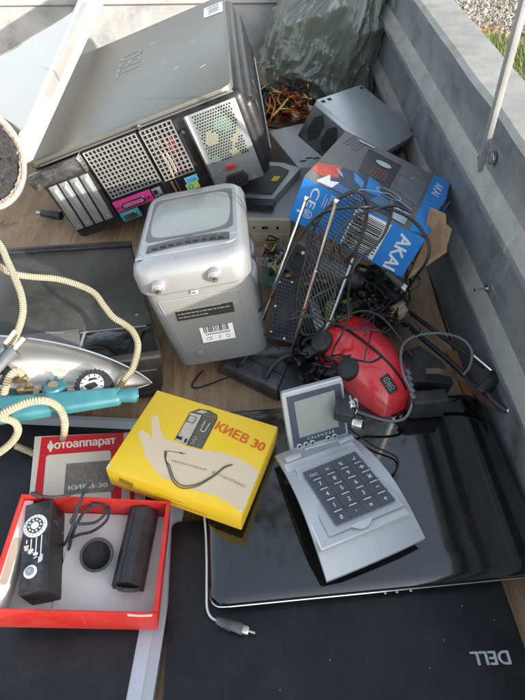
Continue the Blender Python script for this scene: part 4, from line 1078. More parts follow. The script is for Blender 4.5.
mb = MB(); mb.text('МИНИАТЮРНЫЙ', flat(.0045, -.0275, z+.0008, 3), width=.044, height=.0034); mb.text('ФОТОАППАРАТ', flat(.0565, -.0290, z+.0008, -6), width=.045, height=.0034); obj('small_lettering', mb, mat('print grey brown', (.25, .20, .13), .6), ldd)
mb = MB(); yy = -b-.0009
mb.text('МИНИАТЮРНЫЙ', front(-.005, .001, yy, 0), width=.035, height=.003); mb.text('ФОТОАППАРАТ', front(.020, -.008, yy, 0), width=.05, height=.003); mb.box((-.062, yy, .002), (.018, .0004, .009), rot=(0, 12, 0)); obj('side_lettering', mb, mat('print ochre', (.30, .17, .02), .6), t)
mb = MB()
for x, y, s_ in ((.083, -.062, .0035), (-.084, -.062, .003), (.0835, .062, .002), (-.0838, .0625, .002), (.04, -.0655, .0015), (.0857, -.02, .0014)):
    P = [(x+s_*random.uniform(.5, 1.1)*math.cos(R(40*k)), y+s_*random.uniform(.4, .9)*math.sin(R(40*k))) for k in range(9)]
    P = [(max(-a+.0006, min(a-.0006, p)), max(-b+.0006, min(b-.0006, q_))) for p, q_ in P]
    mb.quad([(p, q_, z+.0004) for p, q_ in P])
obj('worn_corners', mb, mat('scuffed card', (.68, .62, .46), .8), ldd)

# ------------------------------------------------------------------ silver calculator with folding clock
CM_ = T((.1052, .2762, .0631), (-3.5, 3.6, 21.0))
t = thing_m('desk_calculator', 'silver folding desk calculator with raised clock screen standing on the glossy laptop', 'calculator', CM_)
SIL = mat('calculator silver', (.50, .515, .53), .36, .35, scr=.12, scrcol=(.35, .35, .36), var=.02, dust=.08, bump=.04, bs=900)
SIL2 = mat('calculator silver light', (.58, .595, .61), .33, .35, var=.02)
NV = mat('slate panel', (.055, .07, .095), .4, var=.05)
mb = MB(); N = 22; h0 = .006
def edge(s):   # half widths of the flared sheet at s (0 back .. 1 front)
    return .052+.012*s**1.2+.0015*math.sin(math.pi*s)
G = []
for i in range(N+1):
    s = i/N; y = .0825-.165*s; zc = h0+.024*math.sin(math.pi*s)-.003*s
    rowt = []; e = edge(s)
    for j in range(13):
        u = -1+2*j/12; rowt.append(Vector((e*u, y+.008*(1-u*u)*(s-.5)*-.3, zc)))
    G.append(rowt)
VT = [[mb.bm.verts.new(p) for p in r_] for r_ in G]; VB = [[mb.bm.verts.new(p-Vector((0, 0, .0045))) for p in r_] for r_ in G]
for i in range(N):
    for j in range(12):
        mb.bm.faces.new((VT[i][j], VT[i+1][j], VT[i+1][j+1], VT[i][j+1])).smooth = True; mb.bm.faces.new((VB[i][j], VB[i][j+1], VB[i+1][j+1], VB[i+1][j])).smooth = True
    mb.bm.faces.new((VT[i][0], VB[i][0], VB[i+1][0], VT[i+1][0])); mb.bm.faces.new((VT[i][12], VT[i+1][12], VB[i+1][12], VB[i][12]))
for j in range(12):
    mb.bm.faces.new((VT[0][j], VT[0][j+1], VB[0][j+1], VB[0][j])); mb.bm.faces.new((VT[N][j], VB[N][j], VB[N][j+1], VT[N][j+1]))
obj('base_plate', mb, SIL, t)
_obj = obj
def obj(name, mb, mats, parent=None, **k):
    if name in ('key_housing', 'key_recess', 'keypad', 'key_lettering', 'key_gaps', 'thumb_grip'):
        for v in mb.bm.verts:
            s_ = min(1, max(0, (.0825-v.co.y)/.165)); v.co.z += .024*math.sin(math.pi*s_)-.0005; v.co.x = v.co.x*1.03-.0052; v.co.y = v.co.y*1.05-.0085
    return _obj(name, mb, mats, parent, **k)
mb = MB(); mb.prism([(-.0545, -.048), (.0580, -.048), (.0500, .064), (-.0440, .064)], .006, .0118, bev=.0015); kp = obj('key_housing', mb, SIL2, t)
mb = MB(); mb.prism([(-.040, -.0385), (.0550, -.0385), (.0475, .052), (-.036, .052)], .0112, .0124, bev=.0004); obj('key_recess', mb, SIL, kp)
K = [(-.0285, -.0315), (.0475, -.0305), (.0405, .0435), (-.0325, .0400)]
mb = MB(); mb.prism(K, .0123, .0133); pad = obj('keypad', mb, mat('keypad slate', (.075, .083, .098), .45, var=.04), kp)
def kq(u, v):  # u across 0..1, v from back 0..1 front
    p = Vector(K[3]).lerp(Vector(K[2]), u); q_ = Vector(K[0]).lerp(Vector(K[1]), u); return p.lerp(q_, v)
mb = MB(); sym = ['CE/C', 'M', '%', '√', '7', '8', '9', '÷', '4', '5', '6', '×', '1', '2', '3', '−', '0', '.', '=', '+']
for i in range(5):
    for j in range(4):
        p = kq((j+.5)/4, (i+.62)/5); s_ = sym[i*4+j]
        if s_ == '√': mb.text('√', flat(p.x, p.y, .0136), height=.0055, bold=.02)
        elif len(s_) > 1: mb.text(s_, flat(p.x, p.y, .0136), width=.010, height=.0038, bold=.02)
        elif s_ in '−.=+': mb.text(s_, flat(p.x, p.y, .0136), size=.008, bold=.03)
        elif s_ == 'M': mb.text(s_, flat(p.x, p.y, .0136), height=.0038, bold=.02)
        else: mb.text(s_, flat(p.x, p.y, .0136), height=.0047, bold=.035)
        if i > 0:
            q_ = kq((j+.5)/4, (i+.12)/5); mb.box((q_.x, q_.y, .0135), (.0095, .0011, .0003))
obj('key_lettering', mb, mat('key ink', (.55, .57, .6), .5), pad)
mb = MB()
for j in (1, 2, 3):
    p, q_ = kq(j/4, 0), kq(j/4, 1); d_ = q_-p; mb.box(((p.x+q_.x)/2, (p.y+q_.y)/2, .01335), (d_.length, .0004, .0002), rot=(0, 0, math.degrees(math.atan2(d_.y, d_.x))))
for i in range(1, 5):
    p, q_ = kq(0, i/5), kq(1, i/5); d_ = q_-p; mb.box(((p.x+q_.x)/2, (p.y+q_.y)/2, .01335), (d_.length, .0004, .0002), rot=(0, 0, math.degrees(math.atan2(d_.y, d_.x))))
obj('key_gaps', mb, mat('key gap', (.02, .024, .03), .6), pad)
mb = MB(); mb.prism([(-.013+.026*k/10, -.0385-.006*math.sin(math.pi*k/10)) for k in range(11)]+[(.013, -.0365), (-.013, -.0365)], .0124, .0132, bev=.0003); obj('thumb_grip', mb, SIL, kp)
for x0_ in (-.046, .030): mb = MB(); mb.cyl((x0_, .0655, .012), (x0_+.022, .0655, .012), .0065, n=20, bev=.001); obj('hinge_knuckle', mb, SIL, kp)
obj = _obj
# lid, in its own frame
LM = CM_.inverted() @ T((.0797, .3705, .1019), (60, 0, 16))
def lobj(name, mb, m_, par): 
    bmesh.ops.transform(mb.bm, matrix=LM, verts=mb.bm.verts); return obj(name, mb, m_, par)
mb = MB(); mb.prism([(-.0395, -.046), (.0415, -.046), (.0425, .038), (.041, .044), (-.038, .044), (-.0395, .038)], -.005, .003, bev=.0015); ld = lobj('clock_lid', mb, SIL, t)
mb = MB(); mb.cyl((-.022, -.047, .001), (.028, -.047, .001), .0065, n=20, bev=.001); mb.box((.003, -.043, .003), (.050, .009, .006), r=.0015); lobj('hinge', mb, SIL2, ld)
mb = MB(); mb.prism([(-.0345, -.0345), (.038, -.0345), (.0385, .034), (.0375, .0375), (-.0345, .0375)], .003, .0042, bev=.0004); pnl = lobj('clock_panel', mb, NV, ld)
mb = MB(); mb.prism([(-.0255, -.0222), (.0292, -.0215), (.0286, .0308), (-.0257, .0292)], .0042, .0046); lobj('display', mb, mat('lcd', (.30, .31, .28), .16, var=.04, vs=12), pnl)
mb = MB(); mb.text('C A L E N D A R', T((.0035, -.0262, .0047)), width=.037, height=.0036, bold=.015); lobj('lettering', mb, mat('panel ink', (.55, .58, .62), .5), pnl)
for k, x in enumerate((-.0275, -.0185, -.0095, .0125, .0215)):
    mb = MB(); mb.cyl((x, -.0335, .0035), (x, -.0335, .0056), .0036, n=20, bev=.0005); bt = lobj('button', mb, SIL2, pnl)
    mb = MB(); mb.cyl((x, -.0335, .0056), (x, -.0335, .0060), .0020, n=14); lobj('button_mark', mb, NV, bt)

# ------------------------------------------------------------------ black flat device under the iron cord
BDM = T((-.2919, .6005, .0600), (-4.5, 9.0, 16.0))
t = thing_m('flat_appliance', 'flat black plastic appliance with raised rear lip lying left of the television', 'black appliance', BDM)
a, b, c = .123, .1535, .036
mb = MB(); mb.box((-.02, 0, 0), (2*a+.04, 2*b, 2*c), r=.006, seg=3); obj('housing', mb, mat('worn satin black', (.032, .031, .030), .36, var=.15, vs=6, dust=.45, ds=7, dustcol=(.22, .2, .17), specks=.7), t)
mb = MB(); mb.box((-.02, b-.004, c+.002), (2*a+.04, .016, .008), r=.0025); obj('rear_lip', mb, BLK, t)
mb = MB(); mb.box((-.055, -.098, c+.0006), (.135, .046, .0022), r=.0008); mb.mi = 1
mb.text('UNDERWOOD', flat(-.020, -.0785, c+.0019, -14), width=.026, height=.0032)
obj('textured_strip', mb, [mat('pebbled grey', (.13, .13, .13), .6, var=.5, vs=500, bump=.6, bs=400), mat('grey letters', (.42, .42, .42), .5)], t)
mb = MB(); mb.box((.068, -.112, c+.0005), (.100, .060, .0018), r=.0008); gp = obj('glossy_panel', mb, mat('piano black', (.006, .006, .008), .07), t)
mb = MB(); mb.box((.014, -.108, c+.0016), (.0035, .052, .001), rot=(0, 0, -16)); mb.box((.062, -.085, c+.0016), (.095, .002, .0008)); obj('chamfer_line', mb, mat('edge grey', (.35, .36, .37), .3, .4), gp)
mb = MB(); mb.cyl((a-.03, -b+.012, -c), (a-.03, -b+.012, -c-.012), .010, n=18, bev=.001); mb.box((a-.02, -b+.012, -c-.004), (.035, .03, .014), r=.004); obj('foot', mb, MBLK, t)
mb = MB(); mb.box((.10, -.055, c+.0003), (.004, .004, .0008)); mb.box((.0, -b-.0004, .010), (2*a-.02, .0012, .0012)); obj('marks', mb, SILVERD, t)

# ------------------------------------------------------------------ old iron
P0 = at(-12, 381, .128); P1 = at(152, 383, .085)
ax = (P1-P0); Lg = ax.length; ax.normalize(); ay = Vector((0, 0, 1)).cross(ax).normalized(); az_ = ax.cross(ay)
IM = Matrix.Identity(4)
for i in range(3): IM[i][0] = ax[i]; IM[i][1] = ay[i]; IM[i][2] = az_[i]; IM[i][3] = P0[i]
IM = IM @ Matrix.Rotation(R(38), 4, 'X')
t = thing_m('old_iron', 'old chrome flat iron with pointed nose and turquoise handle', 'iron', IM)
mb = MB(); N1, N2 = 40, 30; rows = []
for i in range(N1+1):
    s = i/N1; wv = .058*max(0, 1-s**2.1)**.85; h_ = .040*max(0, 1-s**2.4)**.8
    row = []
    for j in range(N2+1):
        u = -1+2*j/N2
        zz = h_*(1-abs(u)**2.6)**.62-.010*math.exp(-((u-.15)/.3)**2)*math.sin(math.pi*min(1, s*1.25))**2*(1 if s < .8 else 0)
        row.append(mb.bm.verts.new((s*Lg, u*wv*(1 if u > 0 else .5), zz)))
    rows.append(row)
for i in range(N1):
    for j in range(N2): mb.bm.faces.new((rows[i][j], rows[i+1][j], rows[i+1][j+1], rows[i][j+1])).smooth = True
IRM = mat('worn chrome', (.44, .415, .375), .36, .88, var=.12, vs=12, dust=.35, ds=16, dustcol=(.28, .22, .16), rvar=.1)
obj('cover', mb, IRM, t)
mb = MB(); pts = []
for i in range(31):
    s = i/30; pts.append((s*Lg*1.006, .060*max(0, 1-s**2.1)**.85))
outl = pts+[(x, -y*.5) for x, y in reversed(pts[:-1])]
mb.prism(outl[::-1], -.010, .001, bev=.001); obj('sole_plate', mb, mat('sole steel', (.60, .59, .56), .2, 1, rvar=.1), t)
# handle
def sect(c_, hw, hh, out):
    return [c_-out*hh-Vector((0, 0, hw)), c_+out*hh-Vector((0, 0, hw)), c_+out*hh+Vector((0, 0, hw)), c_-out*hh+Vector((0, 0, hw))]
h0_ = at(-20, 413, .150); h1_ = at(122, 396, .135); out = Vector((0, 1, .25)).normalized()
TEAL = mat('turquoise enamel', (.028, .14, .165), .40, scr=.3, scrcol=(.2, .28, .28), var=.1, vs=25, dust=.35, ds=25, dustcol=(.08, .2, .22), coat=.2)
s0 = sect(h0_, .008, .0165, out); s1 = sect(h1_, .007, .0100, out)
mb = MB(); mb.hexa([s0[0], s1[0], s1[1], s0[1], s0[3], s1[3], s1[2], s0[2]], r=.005, seg=4)
e1 = at(119, 396, .135); mb.tube([e1, at(128, 395, .135), at(134, 395, .135), at(138, 395, .134)], .0098, n=18, sub=4, rfun=lambda s: (.80+.25*math.sin(s*2.2))*(1 if s < .85 else .8))
obj('handle', mb, TEAL, t, world=True)
mb = MB(); mb.hexa([at(8, 396, .115), at(34, 396, .115), at(30, 388, .115), at(10, 388, .115), at(6, 398, .142), at(38, 397, .142), at(34, 386, .14), at(10, 386, .14)], r=.003); obj('handle_post', mb, TEAL, t, world=True)
p = at(53, 385, .152); mb = MB(); mb.cyl(p-Vector((0, .004, .016)), p, .0135, .0125, n=26, bev=.002)
for k in range(8): mb.cyl(p+Vector((.0125*math.cos(R(45*k)), .0125*math.sin(R(45*k)), -.010)), p+Vector((.0125*math.cos(R(45*k)), .0125*math.sin(R(45*k)), -.001)), .0025, n=8)
kn = obj('knob', mb, TEAL, t, world=True)
mb = MB(); mb.cyl(p, p+Vector((0, 0, .001)), .006, n=18); obj('knob_cap', mb, mat('brass worn', (.35, .28, .16), .45, .6), kn, world=True)
p = at(92, 385, .142); DMx = Matrix.Translation(p) @ Euler((R(14), 0, R(-10))).to_matrix().to_4x4()
mb = MB(); mb.cyl(DMx @ Vector((0, 0, -.022)), DMx @ Vector((0, 0, 0)), .0235, .0215, n=40, bev=.002)
for k in range(26): mb.cyl(DMx @ Vector((.0225*math.cos(R(13.85*k)), .0225*math.sin(R(13.85*k)), -.014)), DMx @ Vector((.0215*math.cos(R(13.85*k)), .0215*math.sin(R(13.85*k)), -.001)), .0018, n=6)
di = obj('thermostat_dial', mb, MBLK, t, world=True)
mb = MB()
mb.prism([(.0150*math.cos(R(12*k)), .0150*math.sin(R(12*k))) for k in range(30)], .0002, .0008, M=DMx); mb.mi = 1
for k in range(12): mb.box((.0128*math.cos(R(30*k)), .0128*math.sin(R(30*k)), .001), (.003, .0012, .0003), M=DMx, rot=(0, 0, 30*k))
mb.prism([(-.009, -.003), (-.002, -.008), (.009, .000), (.003, .004), (-.004, .001)], .0009, .0013, M=DMx); mb.prism([(-.006, .004), (.001, .007), (.006, .008), (.002, .010), (-.005, .008)], .0009, .0013, M=DMx)
obj('dial_face', mb, [mat('dial ivory', (.52, .52, .50), .45), INKB], di, world=True)
mb = MB()
for u, v, r_ in ((12, 368, .006), (17, 378, .005), (24, 376, .004), (20, 388, .005), (10, 377, .006), (28, 384, .004), (36, 392, .004)):
    p = at(u, v, .150); mb.cyl(p-Vector((0, 0, .02)), p, r_, n=12, bev=.0006)
mb.box(at(18, 380, .142), (.022, .018, .006), rot=(12, 8, 30)); mb.box(at(40, 392, .142), (.04, .004, .012), rot=(0, 0, 3)); obj('terminal_screws', mb, mat('brass worn', (.35, .28, .16), .45, .6), t, world=True)

# ------------------------------------------------------------------ braided cord and its plug
def braid_mat():
    M = bpy.data.materials.new('braided cord'); M.use_nodes = True; N = M.node_tree.nodes; L = M.node_tree.links; b = N['Principled BSDF']
    uv = N.new('ShaderNodeUVMap'); uv.uv_map = 'UVMap'
    sp = N.new('ShaderNodeSeparateXYZ'); L.new(uv.outputs[0], sp.inputs[0])
    def m_(op, a, b_):
        n_ = N.new('ShaderNodeMath'); n_.operation = op
        for k, x in enumerate((a, b_)):
            if hasattr(x, 'links'): L.new(x, n_.inputs[k])
            elif x is not None: n_.inputs[k].default_value = x
        return n_.outputs[0]
    ang = m_('MULTIPLY', sp.outputs[1], 2*math.pi*4)
    zig = m_('MULTIPLY', m_('ABSOLUTE', m_('SINE', ang, None), None), 1.7)
    w_ = m_('SINE', m_('ADD', m_('MULTIPLY', sp.outputs[0], 2*math.pi*3.4), zig), None)
    w2 = m_('MULTIPLY', m_('ADD', w_, 1), .5)
    mx = N.new('ShaderNodeMix'); mx.data_type = 'RGBA'; L.new(m_('POWER', w2, 1.6), mx.inputs[0]); mx.inputs[6].default_value = (.62, .53, .34, 1); mx.inputs[7].default_value = (.20, .14, .08, 1)
    L.new(mx.outputs[2], b.inputs['Base Color']); b.inputs['Roughness'].default_value = .85
    bp = N.new('ShaderNodeBump'); bp.inputs['Strength'].default_value = .9; bp.inputs['Distance'].default_value = .0012; bp.invert = True
    L.new(w2, bp.inputs['Height']); L.new(bp.outputs[0], b.inputs['Normal'])
    return M
BR = braid_mat()
t = thing('iron_cord', 'beige braided cloth cord looping over the iron and the black appliance', 'cord', at(20, 400, .1))
CR = .0044
for pts in ([(-12, 232, .24), (0, 245, .23), (7, 260, .22), (14, 276, .21), (21, 294, .20), (23, 311, .19), (19, 328, .18), (11, 344, .175), (0, 358, .17), (-14, 368, .165)],
            [(-14, 258, .20), (0, 267, .195), (14, 274, .19), (34, 277, .18), (57, 279, .17), (78, 285, .16), (94, 293, .155), (104, 306, .15), (113, 317, .145), (124, 324, .14), (133, 332, .138), (138, 346, .135), (133, 368, .130), (124, 380, .125), (117, 392, .11)],
            [(-14, 428, .17), (0, 416, .185), (12, 409, .19), (30, 402, .19), (46, 401, .185), (58, 407, .16), (64, 418, .148), (64.5, 429, .128), (62, 440, .045), (50, 456, .034), (40, 456, .034), (28, 451, .036), (16, 446, .04)],
            [(-12, 414, .175), (2, 418, .17), (14, 422, .155), (18, 431, .14), (12, 442, .12), (0, 452, .105), (-12, 458, .09)],
            [(3, 400, .15), (6, 386, .16), (10, 376, .165), (16, 371, .165), (22, 374, .155)]):
    mb = MB(); mb.tube([at(*p) for p in pts], CR, n=14, sub=8); obj('strand', mb, BR, t, world=True)
t = thing('mains_plug', 'grey two pin mains plug with cream sleeved pins beside the iron', 'plug', at(5, 362, .14))
GRYR = mat('grey rubber plug', (.10, .11, .12), .5, dust=.3)
mb = MB(); mb.tube([at(-8, 375, .165), at(2, 363, .172), at(10, 354, .178), at(16, 350, .18)], .0085, n=14, flat=.8, rfun=lambda s: .8+.35*s); mb.tube([at(-6, 362, .17), at(0, 354, .175), at(6, 348, .18)], .0065, n=12); obj('body', mb, GRYR, t, world=True)
mb = MB(); mb.tube([at(3, 384, .16), at(8, 376, .16), at(4, 369, .16), at(-4, 372, .16)], .006, n=12); obj('sleeve', mb, mat('ribbed black', (.03, .03, .03), .6), t, world=True)
for q0, q1 in (((5, 344, .183), (15, 331, .188)), ((14, 349, .183), (24, 338, .188))):
    mb = MB(); mb.tube([at(*q0), at(*q1)], .0026, n=10, sub=1); obj('pin', mb, mat('cream sleeve', (.62, .56, .44), .45), t, world=True)

# ------------------------------------------------------------------ rabbit ear antenna
t = thing('rod_antenna', 'indoor antenna with wedge shaped black base and two raised chrome rods', 'antenna', at(268, 375, 0))
ANT = mat('antenna grey black', (.050, .052, .056), .45, dust=.3, ds=25)
mb = MB()
A_ = [at(217, 372, .002), at(278, 402, .002), at(292, 366, .002), at(230, 350, .002)]
B_ = [at(223, 365, .030), at(277, 390, .030), at(289, 362, .030), at(228, 348, .030)]
mb.hexa(A_+B_, r=.003, seg=3)
A2 = [at(279, 401, .002), at(325, 387, .002), at(303, 362, .002), at(291, 366, .002)]
B2 = [at(278, 391, .0295), at(321, 381, .008), at(303, 360, .012), at(289.5, 362, .0295)]
mb.hexa(A2+B2, r=.002, seg=2); base_ = obj('base', mb, ANT, t, world=True)
mb = MB(); p = at(239, 366, .031); mb.box(p, (.007, .005, .0008), rot=(0, 0, 10)); obj('socket_hole', mb, DARK, base_, world=True)
mb = MB(); mb.tube([at(226, 372, .028), at(278, 397, .027), at(322, 385, .004)], .0008, n=5, sub=1); mb.tube([at(240, 354, .031), at(286, 377, .031)], .0006, n=5, sub=1); obj('seam', mb, DARK, base_, world=True)
mb = MB(); mb.tube([at(266, 377, .034), at(273, 366, .046), at(284, 357, .055), at(293, 357, .05), at(300, 365, .035)], .0042, n=12, rfun=lambda s: 1.1-.25*s); obj('cable_arm', mb, MBLK, base_, world=True)
mb = MB(); mb.cyl(at(250, 349, .02), at(254, 344, .045), .0065, n=16, bev=.001); mb.cyl(at(287, 364, .02), at(290, 357, .048), .0065, n=16, bev=.001); obj('pivot', mb, MBLK, base_, world=True)
for q in (((253, 346, .040), (281, 270, .17), (306, 200, .262)), ((289, 360, .040), (315, 270, .188), (336, 203, .286))):
    mb = MB(); P = [at(*x) for x in q]
    mid = P[0].lerp(P[2], .62)
    mb.tube([P[0], mid], .0033, n=12, sub=1); mb.tube([mid, P[2]], .0025, n=12, sub=1)
    rd = obj('rod', mb, CHROME, t, world=True)
    mb = MB(); d_ = (P[2]-P[0]).normalized(); mb.cyl(P[2]-d_*.002, P[2]+d_*.005, .0034, n=12, bev=.0008); obj('tip', mb, CHROME, rd, world=True)
mb = MB(); mb.tube([at(253, 352, .03), at(275, 352, .03), at(294, 352, .03), at(304, 346, .035)], .009, n=14, flat=.7); obj('cross_arm', mb, ANT, t, world=True)

# ------------------------------------------------------------------ black wire mesh paddle and the round head behind it
def zp(u, v): return .068+.195*(332-v)/140
t = thing('mesh_screen', 'rounded black expanded wire mesh screen standing in front of the blue box', 'mesh screen', at(320, 325, .1))
OUT = [(305, 262), (311, 236), (322, 214), (338, 199), (352, 192), (362, 194), (367, 204), (366, 220), (361, 238), (353, 258), (343, 288), (331, 318), (319, 332), (303, 334), (297, 318), (298, 290)]
P2 = OUT
mb = MB(); mb.tube([at(u, v, zp(u, v)) for u, v in P2+[P2[0]]], .0026, n=8, sub=5); obj('rim', mb, MBLK, t, world=True)
mb = MB(); mb.tube([at(353, 258, zp(0, 258)+.008), at(331, 318, zp(0, 318)+.008), at(319, 340, .07)], .0022, n=8, sub=1); obj('edge_rod', mb, BARE, t, world=True)
def clip_line(p, d, poly):
    ts = []
    n_ = len(poly)
    for i in range(n_):
        a_ = poly[i]; b_ = poly[(i+1) % n_]; ex, ey = b_[0]-a_[0], b_[1]-a_[1]
        den = d[0]*ey-d[1]*ex
        if abs(den) < 1e-9: continue
        t_ = ((a_[0]-p[0])*ey-(a_[1]-p[1])*ex)/den; s_ = ((a_[0]-p[0])*d[1]-(a_[1]-p[1])*d[0])/den
        if 0 <= s_ < 1: ts.append(t_)
    ts.sort(); return [(ts[i], ts[i+1]) for i in range(0, len(ts)-1, 2)]
mb = MB()
for d_, sp_ in (((.30, .954), 3.3), ((.83, .557), 3.6)):
    nx_, ny_ = -d_[1], d_[0]
    for k in range(-40, 41):
        p = (330+nx_*k*sp_, 265+ny_*k*sp_)
        for a_, b_ in clip_line(p, d_, P2):
            m_n = max(2, int((b_-a_)/8)); q = []
            for i in range(m_n+1):
                t_ = a_+(b_-a_)*i/m_n; u, v = p[0]+d_[0]*t_, p[1]+d_[1]*t_; q.append(at(u, v, zp(u, v)+.003*math.sin(math.pi*(u-296)/70)))
            mb.tube(q, .00065, n=4, sub=1)
obj('wire_mesh', mb, mat('mesh wire', (.06, .062, .068), .35, .6), t, world=True)

t = thing('round_head', 'round black plastic head with tapering grey neck lying behind the mesh screen', 'round head', at(305, 262, .1))
hc = at(298, 259, .150); hd_ = Vector((-.55, -.50, .35)).normalized()
mb = MB(); mb.cyl(hc-hd_*.020, hc, .026, .0265, n=36, bev=.002); hb = obj('housing', mb, ANT, t, world=True)
mb = MB(); mb.cyl(hc, hc+hd_*.0012, .0215, n=32); obj('face_disc', mb, MBLK, hb, world=True)
p = at(303, 253, .168); mb = MB(); mb.box(p, (.005, .004, .004), r=.001); obj('white_screw', mb, WHITE, hb, world=True)
q0 = at(306, 259, .135); q1 = at(350, 277, .105)
mb = MB(); mb.tube([q0, q0.lerp(q1, .35), q0.lerp(q1, .75), q1], .0225, n=24, rfun=lambda s: 1-.45*s); obj('neck', mb, mat('grey neck', (.13, .135, .14), .45, dust=.3), t, world=True)
d_ = (q1-q0).normalized(); mb = MB(); mb.cyl(q1-d_*.006, q1+d_*.016, .0155, n=26, bev=.0015); mb.cyl(q1+d_*.016, q1+d_*.020, .012, n=26); obj('nozzle', mb, MBLK, t, world=True)

# ------------------------------------------------------------------ perforated cage, boards and small electronics in the heap
def perf_panel(name, pts, z, label):
    t = thing(name, label, 'metal cage', at(*pts[0], z), group='perforated metal cages')
    P = [at(u, v, z_) for (u, v), z_ in zip(pts, (z, z, z+.035, z+.035))]
    mb = MB(); nrm_ = (P[1]-P[0]).cross(P[3]-P[0]).normalized()
    lo = [p-nrm_*.004 for p in P]; mb.hexa(lo+P); sh = obj('plate', mb, mat('cage metal', (.05, .052, .058), .45, .5, dust=.35, ds=20), t, world=True)
    mb = MB()
    for i in range(1, 9):
        for j in range(1, 16):
            c_ = P[0].lerp(P[1], i/9).lerp(P[3].lerp(P[2], i/9), j/16)+nrm_*.0004
            ex = (P[1]-P[0]).normalized()*.0016; ey = (P[3]-P[0]).normalized()*.0016
            mb.quad([c_-ex-ey, c_+ex-ey, c_+ex+ey, c_-ex+ey])
    obj('perforation', mb, DARK, sh, world=True)
    mb = MB()
    for i, j in ((0.06, .1), (.06, .5), (.06, .9), (.94, .3), (.94, .7), (.5, .04), (.5, .96)):
        c_ = P[0].lerp(P[1], i).lerp(P[3].lerp(P[2], i), j); mb.cyl(c_, c_+nrm_*.002, .0022, n=10)
    obj('rivets', mb, STEEL, t, world=True)
perf_panel('drive_cage', [(268, 338), (300, 345), (306, 285), (279, 276)], .03, 'black perforated metal cage leaning behind the antenna base')
perf_panel('drive_cage', [(303, 338), (322, 330), (322, 280), (303, 286)], .02, 'narrow dark perforated bracket under the wire mesh screen')
mb = MB(); P = [at(309, 300, .075), at(316, 300, .075), at(328, 333, .06), at(317, 338, .06)]; mb.hexa([p-Vector((0, 0, .006)) for p in P]+P, r=.001)
mb.cyl(at(313, 310, .07), at(313, 310, .078), .002); mb.cyl(at(320, 326, .06), at(320, 326, .071), .002)
one('steel_bracket', mb, BARE, 'small bare steel bracket beside the green gadget', 'bracket')
t = thing('green_gadget', 'lime green plastic gadget with dark display seen through the wire mesh', 'gadget', at(340, 320, .03))
P = [at(325, 334, .052), at(352, 330, .052), at(353, 296, .060), at(326, 300, .060)]
mb = MB(); mb.hexa([p-Vector((0, 0, .022)) for p in P]+P, r=.004, seg=3); obj('case', mb, mat('lime plastic', (.25, .48, .045), .4, dust=.25), t, world=True)
P = [at(333, 316, .0575), at(350, 313, .0575), at(350, 303, .0597), at(333, 306, .0597)]
mb = MB(); mb.hexa([p-Vector((0, 0, .002)) for p in P]+[p+Vector((0, 0, .0012)) for p in P], r=.0006); obj('display', mb, mat('slate glass', (.04, .06, .09), .2), t, world=True)
def board(pts, z, seed, label, cm):
    random.seed(seed)
    t = thing('circuit_board', label, 'circuit board', at(*pts[0], z), group='circuit boards in the heap')
    P = [at(u, v, z_) for (u, v), z_ in zip(pts, (z, z+.004, z+.02, z+.012))]
    nrm_ = (P[1]-P[0]).cross(P[3]-P[0]).normalized()
    mb = MB(); mb.hexa([p-nrm_*.0016 for p in P]+P); obj('board', mb, cm, t, world=True)
    cols = [mat('chip black', (.02, .02, .022), .45), mat('capacitor silver', (.5, .5, .5), .3, .7), mat('socket cream', (.5, .46, .36), .5), mat('coil copper', (.45, .2, .08), .35, .7), mat('connector blue', (.03, .12, .4), .45)]
    ex = (P[1]-P[0]).normalized(); ey = nrm_.cross(ex)
    for k, nm in enumerate(('chip', 'capacitor', 'socket', 'coil')):
        mb = MB()
        for _ in range((16, 9, 7, 4)[k]):
            c_ = P[0].lerp(P[1], random.uniform(.08, .92)).lerp(P[3].lerp(P[2], random.uniform(.08, .92)), random.uniform(.08, .92))
            if k == 1: mb.cyl(c_, c_+nrm_*random.uniform(.006, .013), random.uniform(.002, .004), n=12)
            elif k == 3: mb.cyl(c_, c_+nrm_*.006, .005, n=14)
            else:
                Mx = Matrix.Identity(4)
                for i in range(3): Mx[i][0] = ex[i]; Mx[i][1] = ey[i]; Mx[i][2] = nrm_[i]; Mx[i][3] = c_[i]
                mb.box((0, 0, .003), (random.uniform(.004, .014), random.uniform(.004, .010), random.uniform(.003, .007)), M=Mx)
        o_ = obj(nm, mb, cols[k], t, world=True); 
PCBG = mat('board green', (.02, .06, .04), .5, var=.5, vs=300); PCBB = mat('board brown', (.07, .055, .035), .5, var=.5, vs=300)
board([(262, 285), (292, 290), (292, 248), (264, 244)], .02, 3, 'dark circuit board crowded with parts between television and mesh screen', PCBG)
board([(372, 322), (402, 335), (408, 300), (376, 285)], .03, 5, 'circuit board with chips behind the red appliance', PCBB)
board([(352, 300), (378, 308), (385, 275), (360, 268)], .04, 9, 'green circuit board under the corner of the blue box', PCBG)
board([(300, 300), (326, 305), (332, 270), (306, 262)], .015, 11, 'dark brown circuit board lying beneath the round black head', PCBB)
random.seed(21)
t = thing('wire_tuft', 'small tuft of pink, yellow and black leads below the beige case', 'wires', at(275, 250, .05))
for k in range(12):
    u, v = random.uniform(264, 282), random.uniform(238, 262); pts = []
    for i in range(5): pts.append(at(u, v, random.uniform(.04, .075))); u += random.uniform(-8, 8); v += random.uniform(-8, 8)
    mb = MB(); mb.tube(pts, .0013, n=6); obj('lead', mb, [WC['maroon'], WC['yellow'], CAB, mat('lead grey', (.4, .4, .4), .5)][k % 4], t, world=True)
t = thing('ribbed_connector', 'pale ribbed round connector with brass pins lying next to the black rods', 'connector', at(400, 312, .04))
p = at(398, 312, .055); d_ = Vector((.8, .35, .25)).normalized()
mb = MB(); mb.cyl(p-d_*.006, p+d_*.012, .014, n=24, bev=.001)
